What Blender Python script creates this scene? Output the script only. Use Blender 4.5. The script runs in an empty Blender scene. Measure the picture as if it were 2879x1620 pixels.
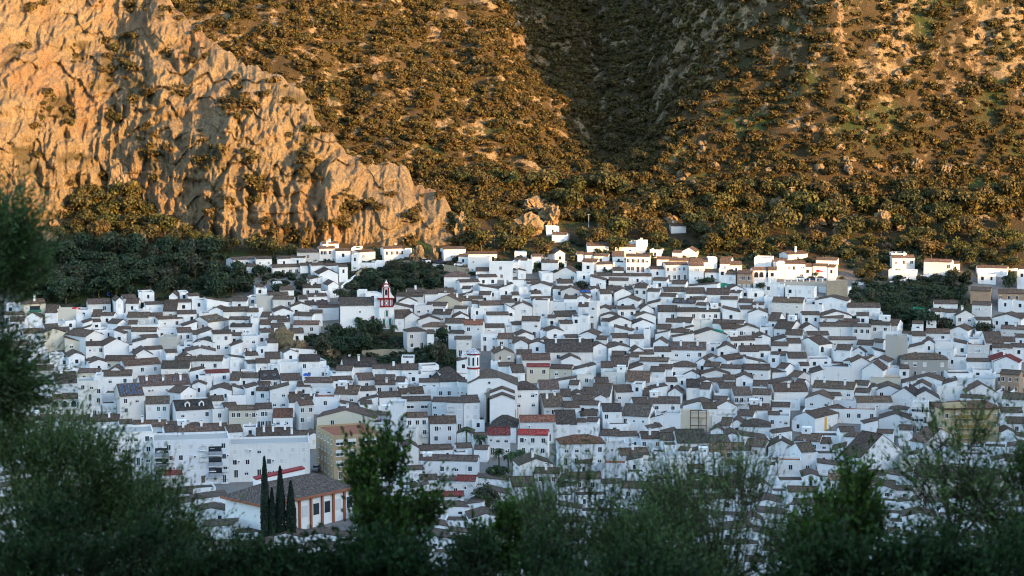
import bpy, math, random
import numpy as np
from mathutils import Vector, Matrix

# ---------------------------------------------------------------- camera, sky, sun, exposure
sc = bpy.context.scene
COL = sc.collection
CAMZ = 110.0
PITCH = math.radians(6.0)
FPX = 2879 * 70.0 / 36.0            # focal length in pixels of the 2879 px wide photograph
cam_d = bpy.data.cameras.new("camera")
cam_d.lens = 70.0; cam_d.sensor_width = 36.0
cam_d.clip_start = 0.5; cam_d.clip_end = 6000
cam_d.dof.use_dof = True
cam_d.dof.focus_distance = 640.0
cam_d.dof.aperture_fstop = 2.6
cam = bpy.data.objects.new("camera", cam_d)
cam.location = (0, 0, CAMZ)
cam.rotation_euler = (math.radians(90) - PITCH, 0, 0)
COL.objects.link(cam); sc.camera = cam

SUN_EL = math.radians(9.0)
SUN_AZ = math.atan2(0.77, -0.64)     # clockwise from +Y: the sun is behind the camera, to its right
world = bpy.data.worlds.new("World"); sc.world = world; world.use_nodes = True
wn = world.node_tree; wn.nodes.clear()
sky = wn.nodes.new("ShaderNodeTexSky"); sky.sky_type = 'NISHITA'; sky.sun_disc = False
sky.sun_elevation = SUN_EL; sky.sun_rotation = SUN_AZ
sky.altitude = 400; sky.air_density = 1.0; sky.dust_density = 1.4; sky.ozone_density = 1.1
bg = wn.nodes.new("ShaderNodeBackground"); bg.inputs[1].default_value = 0.15
wo = wn.nodes.new("ShaderNodeOutputWorld")
wn.links.new(sky.outputs[0], bg.inputs[0]); wn.links.new(bg.outputs[0], wo.inputs[0])
sun_d = bpy.data.lights.new("sun", 'SUN'); sun_d.energy = 2.7; sun_d.angle = math.radians(0.5)
sun_d.color = (1.0, 0.53, 0.18)
sun = bpy.data.objects.new("sun", sun_d)
SUNV = Vector((math.sin(SUN_AZ) * math.cos(SUN_EL), math.cos(SUN_AZ) * math.cos(SUN_EL), math.sin(SUN_EL)))
sun.rotation_euler = SUNV.to_track_quat('Z', 'Y').to_euler()
COL.objects.link(sun)
vs = sc.view_settings
vs.view_transform = 'Standard'; vs.look = 'None'; vs.gamma = 1.0; vs.use_curve_mapping = False
vs.exposure = 2.66
sc.render.engine = 'CYCLES'
sc.cycles.use_denoising = True
sc.cycles.filter_width = 1.1
sc.cycles.max_bounces = 5; sc.cycles.diffuse_bounces = 3; sc.cycles.glossy_bounces = 2
sc.cycles.transmission_bounces = 2; sc.cycles.transparent_max_bounces = 4

rng = random.Random(7)
NR = np.random.RandomState(11)

# ---------------------------------------------------------------- noise
_perm = np.random.RandomState(3).permutation(4096)
_g2 = np.random.RandomState(4).randn(4096, 3)
_g2 /= np.linalg.norm(_g2, axis=1)[:, None]
def noise3(x, y, z):
    x, y, z = np.broadcast_arrays(np.asarray(x, float), np.asarray(y, float), np.asarray(z, float))
    xi = np.floor(x).astype(int); yi = np.floor(y).astype(int); zi = np.floor(z).astype(int)
    xf = x - xi; yf = y - yi; zf = z - zi
    f = lambda t: t * t * t * (t * (t * 6 - 15) + 10)
    u, v, w = f(xf), f(yf), f(zf)
    def g(a, b, c):
        h = _perm[(_perm[(_perm[(xi + a) & 4095] + yi + b) & 4095] + zi + c) & 4095]
        q = _g2[h]
        return q[..., 0] * (xf - a) + q[..., 1] * (yf - b) + q[..., 2] * (zf - c)
    l = lambda a, b, t: a + t * (b - a)
    return l(l(l(g(0,0,0), g(1,0,0), u), l(g(0,1,0), g(1,1,0), u), v),
             l(l(g(0,0,1), g(1,0,1), u), l(g(0,1,1), g(1,1,1), u), v), w) * 1.6
def fbm(x, y, z, o=4, r=0.5):
    s = 0; a = 1; t = 0
    for i in range(o):
        s = s + a * noise3(x * 2**i + i * 17.3, y * 2**i + i * 5.1, z * 2**i); t += a; a *= r
    return s / t
def ridged(x, y, z, o=4):
    s = 0; a = 1; t = 0
    for i in range(o):
        s = s + a * (1 - np.abs(noise3(x * 2**i + i * 7.7, y * 2**i, z * 2**i + i * 3.1)) * 2); t += a; a *= 0.5
    return s / t
sstep = lambda a, b, x: np.clip((np.asarray(x, float) - a) / (b - a), 0, 1) ** 2 * (3 - 2 * np.clip((np.asarray(x, float) - a) / (b - a), 0, 1))

# ---------------------------------------------------------------- terrain
PD = [-500, -60, 0, 12, 30, 60, 200, 330, 400, 440, 575, 650, 720, 745, 765, 900, 1010, 1200, 1700]
PZ = [260, 142, 107.5, 103, 97, 87, 51, 12, 2, 0, 6, 24, 46, 54, 62, 127, 181, 262, 400]
GX = [-900, 300, 800, 1380, 1680, 1820, 2330, 2450, 2950, 3800]
GZ = [14, 32, 30, 8, -22, -8, 142, 146, 124, 104]
CREST_T = [-700, -300, -95, -35, 71, 129, 300, 600, 900]
CREST_H = [255, 222, 177, 158, 122, 112, 102, 110, 150]
def terrain(x, y, detail=True):
    x = np.asarray(x, float); y = np.asarray(y, float)
    z = np.interp(y, PD, PZ)
    X = 1439.5 + x / np.maximum(y, 120) * FPX
    w = sstep(745, 870, y) + 0.25 * sstep(900, 1100, y)
    z = z + np.interp(X, GX, GZ) * w
    # flank of the hill to the right of and behind the camera: it shades the town
    s = (x - 460) * 0.77 - (y - 315) * 0.64
    t = (x - 460) * 0.64 + (y - 315) * 0.77
    h = np.interp(t, CREST_T, CREST_H) * np.where(s < 0, np.exp(-(s / 108.0) ** 2), np.exp(-(s / 320.0) ** 2))
    z = np.maximum(z, h)
    if detail:
        m = sstep(752, 800, y) * sstep(1500, 1200, y)
        z = z + m * (fbm(x / 55, y / 60, 2.2) * 16 + (ridged(x / 26, y / 20, 8.1, 3) - .55) * 7)
        z = z + m * fbm(x / 7, y / 7, 5, 3) * 2.2
        z = z + sstep(740, 760, y) * sstep(900, 800, y) * fbm(x / 9, y / 9, 4.4, 3) * 1.6
    return z
def T(x, y): return float(terrain(x, y))

_sp, _cp = math.sin(PITCH), math.cos(PITCH)
def ray(X, Y):
    cx = (X - 1439.5) / FPX; cy = (810 - Y) / FPX
    v = np.array([cx, cy * _sp + _cp, cy * _cp - _sp]); return v / v[1]
def project(p):
    dy = p[1] * _cp - (p[2] - CAMZ) * _sp
    return 1439.5 + p[0] / dy * FPX, 810 - (p[1] * _sp + (p[2] - CAMZ) * _cp) / dy * FPX
_ds = np.arange(395, 1400, 2.0)
def hit(X, Y, h=0.0, dmin=395):
    """first point on the ray through photo pixel (X, Y) that is h metres above the terrain"""
    v = ray(X, Y)
    ds = _ds[_ds >= dmin]
    zz = CAMZ + ds * v[2]; tt = terrain(ds * v[0], ds) + h
    k = np.argmax(zz < tt)
    if zz[k] >= tt[k]: k = len(ds) - 1
    d = ds[k]
    if k > 0:
        a, b = zz[k-1] - tt[k-1], zz[k] - tt[k]
        d = ds[k-1] + (ds[k] - ds[k-1]) * a / max(a - b, 1e-6)
    return Vector((d * v[0], d, CAMZ + d * v[2]))
N = 2879 / 2576.0

# ---------------------------------------------------------------- mesh helpers
def link(o, parent=None):
    COL.objects.link(o)
    if parent is not None: o.parent = parent
    return o
def mesh_np(name, V, F, mats=(), mi=None, smooth=False, uv=None):
    """V (n,3), F (m,k) int array"""
    me = bpy.data.meshes.new(name)
    V = np.asarray(V, np.float32); F = np.asarray(F, np.int32)
    k = F.shape[1]
    me.vertices.add(len(V)); me.vertices.foreach_set("co", V.ravel())
    me.loops.add(F.size); me.loops.foreach_set("vertex_index", F.ravel())
    me.polygons.add(len(F))
    me.polygons.foreach_set("loop_start", np.arange(0, F.size, k, dtype=np.int32))
    me.polygons.foreach_set("loop_total", np.full(len(F), k, np.int32))
    for m in mats: me.materials.append(m)
    if mi is not None: me.polygons.foreach_set("material_index", np.asarray(mi, np.int32))
    if smooth: me.polygons.foreach_set("use_smooth", np.ones(len(F), bool))
    me.update(calc_edges=True); me.validate()
    return me
class MB:
    """collects polygons with a material index and uv, builds one mesh"""
    def __init__(s): s.v = []; s.f = []; s.m = []; s.uv = []
    def poly(s, pts, m=0, uv=None):
        n = len(s.v); s.v += [tuple(p) for p in pts]; s.f.append(tuple(range(n, n + len(pts)))); s.m.append(m)
        s.uv.append(uv if uv else [(p[0] + p[1], p[2]) for p in pts])
    def box(s, x0, x1, y0, y1, z0, z1, m=0, skip=""):
        if "f" not in skip: s.poly([(x0,y0,z0),(x1,y0,z0),(x1,y0,z1),(x0,y0,z1)], m)
        if "b" not in skip: s.poly([(x1,y1,z0),(x0,y1,z0),(x0,y1,z1),(x1,y1,z1)], m)
        if "l" not in skip: s.poly([(x0,y1,z0),(x0,y0,z0),(x0,y0,z1),(x0,y1,z1)], m)
        if "r" not in skip: s.poly([(x1,y0,z0),(x1,y1,z0),(x1,y1,z1),(x1,y0,z1)], m)
        if "t" not in skip: s.poly([(x0,y0,z1),(x1,y0,z1),(x1,y1,z1),(x0,y1,z1)], m)
        if "u" not in skip: s.poly([(x0,y1,z0),(x1,y1,z0),(x1,y0,z0),(x0,y0,z0)], m)
    def prism(s, prof, y0, y1, m=0):
        """profile in xz (counter-clockwise seen from -y) extruded along y"""
        n = len(prof)
        s.poly([(p[0], y0, p[1]) for p in prof], m)
        s.poly([(p[0], y1, p[1]) for p in reversed(prof)], m)
        for i in range(n):
            a, b = prof[i], prof[(i + 1) % n]
            s.poly([(b[0], y0, b[1]), (a[0], y0, a[1]), (a[0], y1, a[1]), (b[0], y1, b[1])], m)
    def tube(s, p, q, r0, r1=None, n=6, m=0):
        r1 = r0 if r1 is None else r1
        p = Vector(p); q = Vector(q); d = (q - p).normalized()
        a = d.orthogonal().normalized(); b = d.cross(a)
        A = [p + (a * math.cos(2*math.pi*i/n) + b * math.sin(2*math.pi*i/n)) * r0 for i in range(n)]
        B = [q + (a * math.cos(2*math.pi*i/n) + b * math.sin(2*math.pi*i/n)) * r1 for i in range(n)]
        for i in range(n):
            j = (i + 1) % n; s.poly([A[i], A[j], B[j], B[i]], m)
        s.poly(B, m); s.poly(A[::-1], m)
    def mesh(s, name, mats):
        me = bpy.data.meshes.new(name); me.from_pydata(s.v, [], s.f)
        for m in mats: me.materials.append(m)
        me.polygons.foreach_set("material_index", s.m)
        ul = me.uv_layers.new(name="UVMap")
        ul.data.foreach_set("uv", np.array([c for u in s.uv for q in u for c in q], np.float32))
        me.update(); return me
    def obj(s, name, mats, parent=None):
        if not isinstance(mats, (list, tuple)): mats = [mats]
        return link(bpy.data.objects.new(name, s.mesh(name, mats)), parent)
def empty(name, loc, rz=0.0):
    o = bpy.data.objects.new(name, None); o.location = loc; o.rotation_euler = (0, 0, rz)
    o.empty_display_size = 1; return link(o)
def tag(o, label, cat=None, group=None, kind=None):
    if label: o["label"] = label
    if cat: o["category"] = cat
    if group: o["group"] = group
    if kind: o["kind"] = kind
    return o

# ---------------------------------------------------------------- materials
class NT:
    def __init__(s, name):
        s.m = bpy.data.materials.new(name); s.m.use_nodes = True; s.t = s.m.node_tree; s.t.nodes.clear()
        s.out = s.n("ShaderNodeOutputMaterial"); s.b = s.n("ShaderNodeBsdfPrincipled")
        s.l(s.b.outputs[0], s.out.inputs[0]); s.b.inputs["Roughness"].default_value = 0.85
        s.b.inputs["Specular IOR Level"].default_value = 0.25
    def n(s, t, **k):
        o = s.t.nodes.new(t)
        for a, b in k.items(): setattr(o, a, b)
        return o
    def l(s, a, b): s.t.links.new(a, b)
    def val(s, sock, v):
        if hasattr(v, "links") or hasattr(v, "is_linked"): s.l(v, sock)
        else: sock.default_value = v
    def coord(s, which="Object"): return s.n("ShaderNodeTexCoord").outputs[which]
    def mapping(s, v, scale):
        o = s.n("ShaderNodeMapping"); s.l(v, o.inputs[0]); o.inputs["Scale"].default_value = scale; return o.outputs[0]
    def noise(s, v, scale=1.0, detail=4, rough=0.6, out="Fac"):
        o = s.n("ShaderNodeTexNoise"); s.l(v, o.inputs["Vector"]); o.inputs["Scale"].default_value = scale
        o.inputs["Detail"].default_value = detail; o.inputs["Roughness"].default_value = rough; return o.outputs[out]
    def ramp(s, v, stops):
        o = s.n("ShaderNodeValToRGB"); s.l(v, o.inputs[0]); e = o.color_ramp.elements
        while len(e) < len(stops): e.new(0.5)
        for i, (p, c) in enumerate(stops):
            e[i].position = p; e[i].color = (c, c, c, 1) if not isinstance(c, tuple) else (*c[:3], 1)
        return o.outputs[0]
    def mix(s, f, a, b, mode='MIX'):
        o = s.n("ShaderNodeMix", data_type='RGBA', blend_type=mode)
        s.val(o.inputs[0], f)
        for sock, v in ((o.inputs[6], a), (o.inputs[7], b)):
            if isinstance(v, tuple): sock.default_value = (*v[:3], 1)
            else: s.l(v, sock)
        return o.outputs[2]
    def math(s, op, a, b=0.0):
        o = s.n("ShaderNodeMath", operation=op); s.val(o.inputs[0], a); s.val(o.inputs[1], b); return o.outputs[0]
    def bump(s, h, strength=0.5, dist=0.1):
        o = s.n("ShaderNodeBump"); s.l(h, o.inputs["Height"]); o.inputs["Strength"].default_value = strength
        o.inputs["Distance"].default_value = dist; s.l(o.outputs[0], s.b.inputs["Normal"])
    def base(s, c):
        if isinstance(c, tuple): s.b.inputs[0].default_value = (*c[:3], 1)
        else: s.l(c, s.b.inputs[0])
    def attr(s, name, out="Fac"):
        o = s.n("ShaderNodeAttribute", attribute_name=name); return o.outputs[out]
    def info(s, out): return s.n("ShaderNodeObjectInfo").outputs[out]

def simple(name, col, rough=0.8, var=0.12, scale=0.8, metal=0.0, spec=0.25):
    t = NT(name); c = t.coord()
    f = t.noise(c, scale, 3)
    d = tuple(x * (1 - var * 2) for x in col); e = tuple(min(1, x * (1 + var)) for x in col)
    t.base(t.mix(f, d, e)); t.b.inputs["Roughness"].default_value = rough; t.b.inputs["Metallic"].default_value = metal
    t.b.inputs["Specular IOR Level"].default_value = spec
    return t.m
def wall_mat(name, const=None, grime=0.8):
    t = NT(name); c = t.coord()
    base = t.info("Color") if const is None else const
    rnd = t.info("Random")
    streak = t.noise(t.mapping(c, (1.6, 1.6, 0.22)), 1.0, 5, 0.65)
    blotch = t.noise(c, 0.35, 4, 0.6)
    g = t.math('MULTIPLY', t.ramp(streak, [(0.48, 0.0), (0.75, 1.0)]), t.ramp(blotch, [(0.42, 0.15), (0.72, 1.0)]))
    g = t.math('MULTIPLY', g, grime)
    tint = t.mix(rnd, (1.0, 0.97, 0.92), (0.93, 0.965, 1.0))
    b0 = t.mix(1.0, base, tint, 'MULTIPLY')
    t.base(t.mix(g, b0, (0.42, 0.395, 0.35)))
    t.bump(t.noise(c, 3.0, 4), 0.3, 0.05)
    return t.m
def roof_mat(name, const=None):
    t = NT(name); uv = t.coord("UV"); oc = t.coord()
    base = t.info("Color") if const is None else const
    # tile courses: channels run down the slope every 0.24 m, courses every 0.38 m
    sx = t.n("ShaderNodeSeparateXYZ"); t.l(uv, sx.inputs[0])
    ch = t.math('ABSOLUTE', t.math('SINE', t.math('MULTIPLY', sx.outputs[0], 13.1)))
    co = t.math('FRACT', t.math('MULTIPLY', sx.outputs[1], 2.6))
    patch = t.noise(oc, 0.5, 5, 0.7)
    tile = t.noise(t.mapping(uv, (4.2, 2.6, 1)), 1.0, 2, 0.5)
    c = t.mix(t.ramp(patch, [(0.3, 0.0), (0.75, 0.7)]), base, (0.085, 0.078, 0.068))
    mott = t.noise(t.mapping(uv, (1.5, 0.9, 1)), 1.0, 5, 0.75)
    c = t.mix(1.0, c, t.ramp(mott, [(0.32, (0.35, 0.35, 0.36)), (0.5, (0.95, 0.93, 0.92)), (0.66, (2.0, 1.9, 1.75))]), 'MULTIPLY')
    c = t.mix(t.ramp(tile, [(0.35, 0.0), (0.7, 0.85)]), t.mix(1.0, c, (0.62, 0.58, 0.56), 'MULTIPLY'), t.mix(1.0, c, (1.75, 1.68, 1.6), 'MULTIPLY'))
    c = t.mix(t.ramp(ch, [(0.1, 0.75), (0.5, 0.0)]), c, t.mix(1.0, c, (0.35, 0.33, 0.33), 'MULTIPLY'))
    lich = t.noise(oc, 2.2, 4, 0.7)
    c = t.mix(t.ramp(lich, [(0.62, 0.0), (0.72, 0.5)]), c, (0.30, 0.28, 0.21))
    t.base(c)
    t.bump(t.math('ADD', ch, t.math('MULTIPLY', co, 0.4)), 0.8, 0.09)
    t.b.inputs["Roughness"].default_value = 0.9
    return t.m
M = {}
M['wall'] = wall_mat("painted_plaster")
M['wall_old'] = wall_mat("weathered_plaster", None, 1.0)
M['wall_const'] = wall_mat("painted_plaster_far", (0.77, 0.77, 0.76))
M['roof'] = roof_mat("clay_tiles")
M['roof_const'] = roof_mat("clay_tiles_far", (0.098, 0.070, 0.055))
def brick_mat(name, c1, c2, mort, scale=1.0):
    t = NT(name); c = t.coord()
    cc = t.n("ShaderNodeSeparateXYZ"); t.l(c, cc.inputs[0])
    cm = t.n("ShaderNodeCombineXYZ"); t.l(t.math('ADD', cc.outputs[0], cc.outputs[1]), cm.inputs[0]); t.l(cc.outputs[2], cm.inputs[1])
    b = t.n("ShaderNodeTexBrick"); t.l(cm.outputs[0], b.inputs[0])
    b.inputs["Color1"].default_value = (*c1, 1); b.inputs["Color2"].default_value = (*c2, 1); b.inputs["Mortar"].default_value = (*mort, 1)
    b.inputs["Scale"].default_value = 2.0 * scale; b.inputs["Mortar Size"].default_value = 0.02
    t.base(t.mix(t.ramp(t.noise(c, 0.6, 4), [(0.4, 0.0), (0.8, 0.6)]), b.outputs[0], tuple(x * .6 for x in c1)))
    return t.m
M['brick'] = brick_mat("brown_brick", (0.36, 0.23, 0.14), (0.42, 0.28, 0.17), (0.36, 0.31, 0.26))
M['redbrick'] = brick_mat("red_brick", (0.36, 0.17, 0.10), (0.42, 0.21, 0.12), (0.4, 0.33, 0.28))
M['stone'] = brick_mat("rubble_stone", (0.30, 0.26, 0.19), (0.38, 0.33, 0.25), (0.20, 0.17, 0.13), 0.7)
M['concrete'] = wall_mat("stained_concrete", (0.36, 0.35, 0.32), 0.9)
M['white'] = simple("white_paint", (0.78, 0.78, 0.77), 0.7, 0.05)
M['glass'] = simple("window_glass", (0.025, 0.032, 0.042), 0.12, 0.3, 1.5, 0, 0.6)
M['dark'] = simple("dark_opening", (0.03, 0.028, 0.027), 0.9)
M['blind'] = simple("roller_blind", (0.60, 0.60, 0.58), 0.6, 0.06)
M['brownwood'] = simple("brown_wood", (0.11, 0.05, 0.03), 0.6)
M['greenwood'] = simple("green_paint", (0.02, 0.15, 0.10), 0.5)
M['iron'] = simple("black_iron", (0.03, 0.03, 0.035), 0.5)
M['red'] = simple("oxide_red_paint", (0.24, 0.02, 0.022), 0.7, 0.1)
M['orange'] = simple("orange_paint", (0.33, 0.12, 0.06), 0.7)
M['yellow'] = simple("ochre_yellow_paint", (0.62, 0.34, 0.03), 0.7)
M['cream'] = wall_mat("cream_render", (0.44, 0.37, 0.23), 0.35)
M['ochre'] = wall_mat("ochre_render", (0.36, 0.27, 0.16), 0.5)
M['oliveyellow'] = simple('olive_yellow_panels', (0.26, 0.19, 0.05), 0.7)
M['terracotta'] = simple('terracotta_terrace', (0.26, 0.10, 0.055), 0.9, 0.2, 0.4)
M['blue'] = simple("blue_cloth", (0.02, 0.10, 0.42), 0.6)
M['greencloth'] = simple("green_netting", (0.01, 0.22, 0.14), 0.8)
M['redcloth'] = simple("red_cloth", (0.5, 0.04, 0.05), 0.8)
M['metal'] = simple("galvanised_sheet", (0.35, 0.38, 0.42), 0.45, 0.15, 1.0, 0.3)
M['panel'] = simple("solar_cells", (0.012, 0.03, 0.09), 0.15, 0.3, 2.0, 0, 0.6)
M['bark'] = simple("bark", (0.10, 0.075, 0.05), 0.95, 0.3, 3)
M['wood_pole'] = simple("weathered_wood", (0.30, 0.21, 0.13), 0.9, 0.2, 2)
M['asphalt'] = simple("asphalt", (0.055, 0.055, 0.06), 0.9)
M['carwhite'] = simple("car_paint_white", (0.7, 0.7, 0.7), 0.3, 0.03, 1, 0, 0.5)
M['cardark'] = simple("car_paint_dark", (0.03, 0.04, 0.07), 0.3, 0.03, 1, 0, 0.5)
M['tyre'] = simple("tyre_rubber", (0.02, 0.02, 0.02), 0.9)
def foliage(name, cols, transl=0.25, sat=1.0):
    t = NT(name); rnd = t.info("Random"); tone = t.attr("tone")
    n = len(cols)
    c = t.ramp(rnd, [(i / max(1, n - 1), cols[i]) for i in range(n)])
    k = t.ramp(tone, [(0.0, 0.4), (0.5, 0.95), (1.0, 2.1)])
    c = t.mix(1.0, c, k, 'MULTIPLY')
    t.base(c); t.b.inputs["Roughness"].default_value = 0.65
    tr = t.n("ShaderNodeBsdfTranslucent"); t.l(c, tr.inputs[0])
    mx = t.n("ShaderNodeMixShader"); mx.inputs[0].default_value = transl
    t.l(t.b.outputs[0], mx.inputs[1]); t.l(tr.outputs[0], mx.inputs[2]); t.l(mx.outputs[0], t.out.inputs[0])
    return t.m
M['leaf'] = foliage("evergreen_foliage", [(0.0356, 0.0436, 0.0143), (0.0594, 0.0618, 0.0158), (0.0832, 0.0673, 0.0190), (0.0436, 0.0523, 0.0190), (0.0950, 0.0673, 0.0238)])
M['scrub'] = foliage("scrub_foliage", [(0.0548, 0.0501, 0.0140), (0.0900, 0.0666, 0.0173), (0.0626, 0.0470, 0.0140), (0.1057, 0.0705, 0.0219)])
M['leafdark'] = foliage("garden_and_shaded_foliage", [(0.0224, 0.0428, 0.0204), (0.0357, 0.0561, 0.0286), (0.0561, 0.0561, 0.0357)])
M['cypress'] = foliage("cypress_foliage", [(0.0084, 0.0224, 0.0126), (0.0126, 0.0280, 0.0140)], 0.1)
M['palm'] = foliage("palm_fronds", [(0.04, 0.075, 0.03), (0.06, 0.09, 0.035)], 0.2)
M['olive'] = foliage("olive_leaves", [(0.085, 0.140, 0.042), (0.115, 0.165, 0.055)], 0.3)
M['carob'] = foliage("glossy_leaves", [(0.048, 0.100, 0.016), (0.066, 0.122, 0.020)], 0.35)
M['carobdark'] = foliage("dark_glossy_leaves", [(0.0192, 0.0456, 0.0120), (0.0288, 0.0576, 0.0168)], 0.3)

def rock_color(t, c, warm):
    big = t.noise(c, 0.035, 5, 0.6); mid = t.noise(t.mapping(c, (0.35, 0.35, 0.10)), 1.0, 6, 0.7)
    fine = t.noise(c, 1.3, 5, 0.7)
    a = t.mix(t.ramp(mid, [(0.35, 0.0), (0.65, 1.0)]), (0.150, 0.112, 0.062), (0.265, 0.198, 0.108))
    a = t.mix(t.ramp(big, [(0.48, 0.0), (0.66, warm)]), a, (0.25, 0.115, 0.040))
    strk = t.noise(t.mapping(c, (0.30, 0.30, 0.035)), 1.0, 5, 0.65)
    a = t.mix(t.ramp(strk, [(0.52, 0.0), (0.66, 0.55)]), a, (0.105, 0.090, 0.070))
    a = t.mix(t.ramp(fine, [(0.36, 0.8), (0.52, 0.0)]), a, (0.065, 0.052, 0.038))
    return a, mid, fine
t = NT("limestone"); c = t.coord()
a, mid, fine = rock_color(t, c, 0.5)
crack = t.n("ShaderNodeTexVoronoi", feature='DISTANCE_TO_EDGE'); t.l(t.mapping(c, (0.30, 0.30, 0.11)), crack.inputs["Vector"]); crack.inputs["Scale"].default_value = 1.0
cr = t.ramp(crack.outputs["Distance"], [(0.0, 0.0), (0.07, 1.0)])
a = t.mix(t.math('MULTIPLY', t.math('SUBTRACT', 1.0, cr), 0.0), a, (0.06, 0.048, 0.036))
veg = t.attr("veg")
a = t.mix(veg, a, t.mix(t.noise(c, 0.7, 3), (0.025, 0.026, 0.009), (0.055, 0.042, 0.013)))
t.base(a); t.bump(t.math('ADD', t.math('MULTIPLY', mid, 1.5), t.math('ADD', fine, t.math('MULTIPLY', cr, 0.08))), 1.0, 1.1)
M['rock'] = t.m
t = NT("hillside_ground"); c = t.coord()
a, mid, fine = rock_color(t, c, 0.3)
soil = t.mix(t.noise(c, 0.25, 5, 0.7), (0.020, 0.018, 0.007), (0.075, 0.048, 0.020))
grass = t.mix(t.noise(c, 0.5, 4), (0.016, 0.036, 0.008), (0.040, 0.052, 0.014))
rk = t.ramp(t.math('ADD', t.attr("rock"), t.math('MULTIPLY', t.math('SUBTRACT', t.noise(c, 0.22, 6, 0.75), 0.5), 1.6)), [(0.42, 0.0), (0.52, 1.0)])
g = t.mix(t.attr("grass"), soil, grass)
g = t.mix(rk, g, a)
g = t.mix(t.attr("town"), g, t.mix(t.noise(c, 0.3, 4), (0.16, 0.15, 0.14), (0.30, 0.28, 0.26)))
t.base(g); t.bump(t.math('ADD', fine, mid), 1.0, 0.7)
M['ground'] = t.m
# ---------------------------------------------------------------- ground sheet
def axis(parts):
    out = []
    for a, b, s in parts: out += list(np.arange(a, b, s))
    return np.array(out)
gx = axis([(-1500, -420, 60), (-420, -290, 8), (-290, 290, 1.7), (290, 420, 8), (420, 1500, 45), (1500, 1560, 60)])
gy = axis([(-700, -60, 40), (-60, 420, 8), (420, 740, 4), (740, 1080, 1.6), (1080, 1300, 12), (1300, 3000, 90)])
XX, YY = np.meshgrid(gx, gy)
ZZ = terrain(XX, YY)
nx, ny = len(gx), len(gy)
V = np.stack([XX, YY, ZZ], -1).reshape(-1, 3)
i = np.arange(ny - 1)[:, None] * nx + np.arange(nx - 1)[None]
F = np.stack([i, i + 1, i + nx + 1, i + nx], -1).reshape(-1, 4)
me = mesh_np("ground", V, F, [M['ground']], smooth=True)
def fattr(me, name, arr, dom='POINT'):
    a = me.attributes.new(name, 'FLOAT', dom); a.data.foreach_set("value", np.asarray(arr, np.float32).ravel())
gxz, gyz = np.gradient(ZZ)
mtn = sstep(745, 790, YY)
rockn = ridged(XX / 24, YY / 16, 3.3, 4)
Xp = 1439.5 + XX / np.maximum(YY, 100) * FPX
rock = 0.35 * mtn + 0.42 * (rockn - 0.45) * mtn + 0.03 * sstep(2250, 2700, Xp) * mtn + 0.22 * sstep(1780, 1950, Xp) * sstep(2350, 2150, Xp) * sstep(820, 870, YY)
townm = sstep(400, 425, YY) * sstep(712, 698, YY)
gr = np.clip(sstep(0.0, 0.35, fbm(XX / 22, YY / 14, 9.0, 3)) * sstep(860, 790, YY), 0, 1)
_dy = YY * _cp - (ZZ - CAMZ) * _sp
PX = (1439.5 + XX / np.maximum(_dy, 1) * FPX) / N; PY = (810 - (YY * _sp + (ZZ - CAMZ) * _cp) / np.maximum(_dy, 1) * FPX) / N
def blob(cx, cy, rx, ry): return sstep(1.15, 0.85, np.sqrt(((PX - cx) / rx) ** 2 + ((PY - cy) / ry) ** 2))
green = np.clip(blob(2295, 780, 165, 85) + blob(1000, 720, 130, 50) + blob(955, 880, 190, 55) + blob(300, 720, 330, 60) + blob(1110, 900, 50, 60), 0, 1) * (YY > 500)
townm = townm * (1 - green); gr = np.clip(np.maximum(gr, green * (.45 + .55 * sstep(-.2, .2, fbm(XX / 7, YY / 7, 3, 3)))), 0, 1)
fattr(me, "rock", rock); fattr(me, "grass", gr); fattr(me, "town", townm * 0.9)
ground = link(bpy.data.objects.new("ground", me)); tag(ground, None, None, None, "structure")

# ---------------------------------------------------------------- limestone cliff on the left
crest = [(-400,-260),(0,-180),(150,-60),(300,-60),(400,-30),(450,30),(520,90),(600,150),(680,180),(740,210),(780,255),(792,310),(840,340),(870,385),(960,402),(1020,420),(1045,462),(1110,482),(1138,530),(1150,570),(1172,545),(1192,565),(1198,622)]
basep = [(-400,600),(0,600),(120,560),(200,500),(300,480),(420,545),(560,600),(700,612),(850,606),(1000,604),(1150,606),(1198,630)]
NU, NV = 820, 430
us = np.linspace(-300, 1197, NU)
cy_ = np.interp(us, *zip(*crest)); by_ = np.interp(us, *zip(*basep))
cy_ = cy_ + fbm(us / 28.0, 0.3, 0.7, 4) * 26 * sstep(0, 200, us)
W = np.linspace(-0.10, 1.0, NV)
P = np.zeros((NV, NU, 3)); hgt = np.zeros(NU)
for k, u in enumerate(us):
    b = hit(u * N, by_[k] * N)
    h_px = (by_[k] - cy_[k]) * N
    db = b.y - 3; H = h_px * db / FPX
    dc = db + 6 + H * 0.78
    rb = ray(u * N, by_[k] * N); rc = ray(u * N, cy_[k] * N)
    p0 = np.array([rb[0] * db, db, CAMZ + db * rb[2]]); p1 = np.array([rc[0] * dc, dc, CAMZ + dc * rc[2]])
    hgt[k] = H
    w = W[:, None]
    bow = 0.16 * np.sin(np.clip(W, 0, 1) * math.pi)[:, None] * np.array([0, -1, 0.15]) * H
    P[:, k] = p0 + (p1 - p0) * w + bow
amp = np.clip(hgt / 40, 0.12, 1)[None, :] * np.clip(1.15 - 0.9 * np.maximum(W, 0) ** 6, 0.1, 1)[:, None]
x, y, z = P[..., 0], P[..., 1], P[..., 2]
wx = fbm(x / 30, 3.3, z / 30, 2) * 0.9
low = sstep(0.55, 0.2, np.broadcast_to(np.maximum(W, 0)[:, None], x.shape))
bil = lambda X, Z, k: np.abs(noise3(X, k, Z))
sh = z * .25 + fbm(x / 9, z / 9, 1.1, 3) * 9
d1 = (ridged(x / 34 + wx - z / 70, 0.5, z / 60, 3) - 0.5) * 7
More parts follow.
